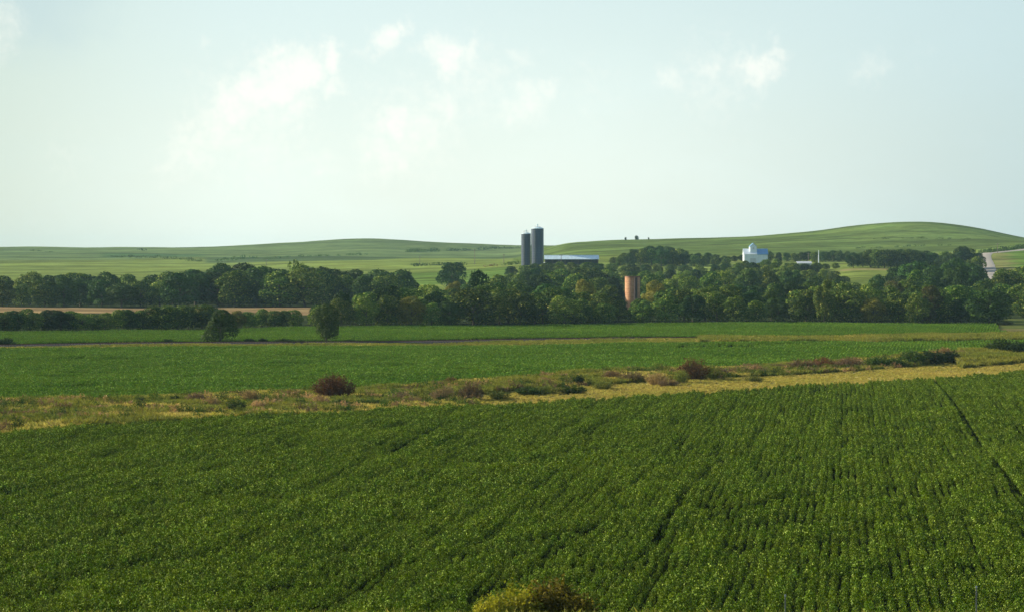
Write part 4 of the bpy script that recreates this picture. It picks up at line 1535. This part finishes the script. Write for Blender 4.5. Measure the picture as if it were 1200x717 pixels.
# clay-tile silo
tm, t, out = mat('clay_tile')
co = t.new('ShaderNodeTexCoord').outputs['Object']
sp_ = t.new('ShaderNodeSeparateXYZ')
t.l.new(co, sp_.inputs[0])
ang_ = t.math('ARCTAN2', sp_.outputs[1], sp_.outputs[0])
cb_ = t.new('ShaderNodeCombineXYZ')
t.l.new(t.math('MULTIPLY', ang_, 2.65), cb_.inputs[0])
t.l.new(sp_.outputs[2], cb_.inputs[1])
br = t.new('ShaderNodeTexBrick')
t.l.new(cb_.outputs[0], br.inputs['Vector'])
br.inputs['Color1'].default_value = (0.52, 0.25, 0.11, 1)
br.inputs['Color2'].default_value = (0.38, 0.175, 0.08, 1)
br.inputs['Mortar'].default_value = (0.30, 0.22, 0.16, 1)
br.inputs['Scale'].default_value = 1.0
br.inputs['Brick Width'].default_value = 0.6
br.inputs['Row Height'].default_value = 0.3
br.inputs['Mortar Size'].default_value = 0.02
nn_ = t.noise(co, 0.7, 5, 0.7)
c_ = t.mix(t.ramp(nn_, 0.35, 0.7), br.outputs[0], (0.54, 0.32, 0.17))
pr = principled(t, c_, 0.75, 0, 0.3)
t.l.new(pr.outputs[0], out.inputs[0])
M['dark_tile'] = simple('dark_chute_tile', (0.06, 0.04, 0.035), 0.8, var=0.3, scale=1.5)
M['hoop'] = simple('rusty_hoop', (0.20, 0.11, 0.07), 0.6, 0.4, var=0.3, scale=3, streak=False)
g = at(741.2, 830)
s = empty('brick_silo', (g.x, g.y, g.z))
tag(s, 'roofless orange clay-tile silo rising out of the trees', 'silo')
r = 2.45
zt = 19 - (324 - YH) / F * 830 - g.z
mb = MB()
mb.lathe([(r, -1), (r, zt), (r - 0.22, zt), (r - 0.22, -1)], 44)
mb.build('silo_wall', tm, s, False)
zz = 0.9
while zz < zt - 0.4:
    mb = MB()
    mb.lathe([(r + 0.003, zz - 0.03), (r + 0.03, zz - 0.03), (r + 0.03, zz + 0.03), (r + 0.003, zz + 0.03)], 44)
    mb.build('hoop', M['hoop'], s)
    zz += 1.2
mb = MB()
mb.lathe([(r + 0.003, zt - 0.3), (r + 0.07, zt - 0.3), (r + 0.07, zt + 0.03), (r - 0.05, zt + 0.03)], 44)
mb.build('rim', M['hoop'], s)
mb = MB()
ca_ = -1.22
mb.lathe([(0.62, -1), (0.62, zt - 0.4), (0.0, zt - 0.3)], 14, (math.cos(ca_) * (r + 0.1), math.sin(ca_) * (r + 0.1)))  # unloading chute, widened to help darken the silo's shaded right half
mb.build('chute', M['dark_tile'], s)


# ------------------------------------------------------------------ poles and posts
def pole(px, d, top_y, label, cross=True):
    g = at(px, d)
    h = max(6.0, 19 - (top_y - YH) / F * d - g.z)
    s = empty('utility_pole', g)
    tag(s, label, 'pole', 'utility poles')
    mb = MB()
    mb.tube((0, 0, -0.5), (0, 0, h), 0.2, 0.13, 8)
    mb.build('shaft', M['wood'], s)
    if cross:
        mb = MB()
        mb.box((0, -0.16, h - 0.6), (2.2, 0.12, 0.14))
        mb.build('crossarm', M['wood'], s)
        mb = MB()
        for sx in (-0.95, -0.35, 0.35, 0.95):
            mb.tube((sx, -0.16, h - 0.53), (sx, -0.16, h - 0.35), 0.05, n=6)
        mb.build('insulators', M['white_dull'], s)


pole(556.3, 1640, 292.5, 'tallest wooden utility pole left of the blue silos')
pole(492, 1720, 303.5, 'utility pole above the bright green slope, left of the rounded dark tree')
pole(590.5, 1620, 299.5, 'utility pole nearest the blue silos on their left')
pole(312, 1750, 304.0, 'utility pole on the slope above the left wood')
pole(657.6, 1480, 298.5, 'utility pole standing in front of the long low shed')
pole(1169, 1545, 286.5, 'utility pole at the bend of the gravel road')
pole(947.5, 1480, 296.5, 'dark utility pole between the white barn and the pale mast')
g = at(959.3, 1400)
s = empty('mast', g)
tag(s, 'pale metal mast rising from trees right of the white barn', 'mast')
h = 19 - (293.5 - YH) / F * 1400 - g.z
mb = MB()
mb.tube((0, 0, -0.5), (0, 0, h * 0.72), 0.32, 0.26, 8)
mb.build('lower_shaft', M['white'], s)
mb = MB()
mb.tube((0, 0, h * 0.72), (0, 0, h), 0.2, 0.12, 8)
mb.build('upper_shaft', M['white'], s)

for px, label in ((344.5, 'short white marker post at the far field edge, between the lone trees'), (421.5, 'short white marker post at the far field edge, right of the taller lone tree')):
    g = at(px, 690 if px < 400 else 700)
    s = empty('marker_post', g)
    tag(s, label, 'post', 'white marker posts')
    mb = MB()
    mb.box((0, 0, 0.75), (0.16, 0.16, 1.7))
    mb.build('post_shaft', M['white'], s)
    mb = MB()
    mb.box((0, 0, 1.63), (0.2, 0.2, 0.06))
    mb.build('post_cap', M['white_dull'], s)

# fence posts on the bank at the bottom edge
for px, ty, label in ((921, 697, 'left of two steel fence posts poking up at the bottom edge'), (1145.5, 687, 'right and taller of two steel fence posts at the bottom edge')):
    d = 100.0
    g = at(px, d)
    h = 19 - (ty - YH) / F * d - g.z
    s = empty('fence_post', g)
    tag(s, label, 'fence post', 'steel fence posts')
    mb = MB()
    mb.box((0, 0, h / 2 - 0.2), (0.055, 0.012, h + 0.4))
    mb.box((0, 0.022, h / 2 - 0.2), (0.012, 0.03, h + 0.4))
    for i in range(int(h / 0.09)):
        mb.box((0, -0.012, 0.1 + i * 0.09), (0.02, 0.012, 0.02))
    mb.build('post_shaft', M['steel'], s)
    mb = MB()
    mb.box((0, 0, h - 0.04), (0.062, 0.02, 0.09))
    mb.build('white_tip', M['white_dull'], s)

# ------------------------------------------------------------------ shrub at the bottom edge


def big_shrub(px, d, w_, top_y, m, label, seed):
    g = at(px, d)
    h = 19 - (top_y - YH) / F * d - g.z
    s = empty('shrub', g, seed)
    s.scale = (w_, w_, h)
    tag(s, label, 'shrub', 'shrubs at the bottom edge')
    rs = np.random.default_rng(seed)
    cm_ = brush_mesh('foliage', seed, m, 150, 2600, 0.068, 0.004)
    link(bpy.data.objects.new('foliage', cm_), s)
    link(bpy.data.objects.new('stems', STEMS), s)


big_shrub(643, 104, 2.9, 674, M['shrub_brown'], 'brown-green shrub at the bottom edge, tallest of the three', 911)
big_shrub(604, 103, 2.6, 684, M['shrub_gold'], 'sunlit yellow-green shrub at the bottom edge, left of the brown one', 912)
big_shrub(575, 102, 1.6, 696, M['shrub_gold'], 'small yellow shrub, leftmost of the three at the bottom edge', 913)
big_shrub(676, 103, 2.0, 694, M['shrub_brown'], 'low brown shrub at the bottom edge, right of the tallest one', 914)
print('trees', tree_count[0], 'objects', len(bpy.data.objects))
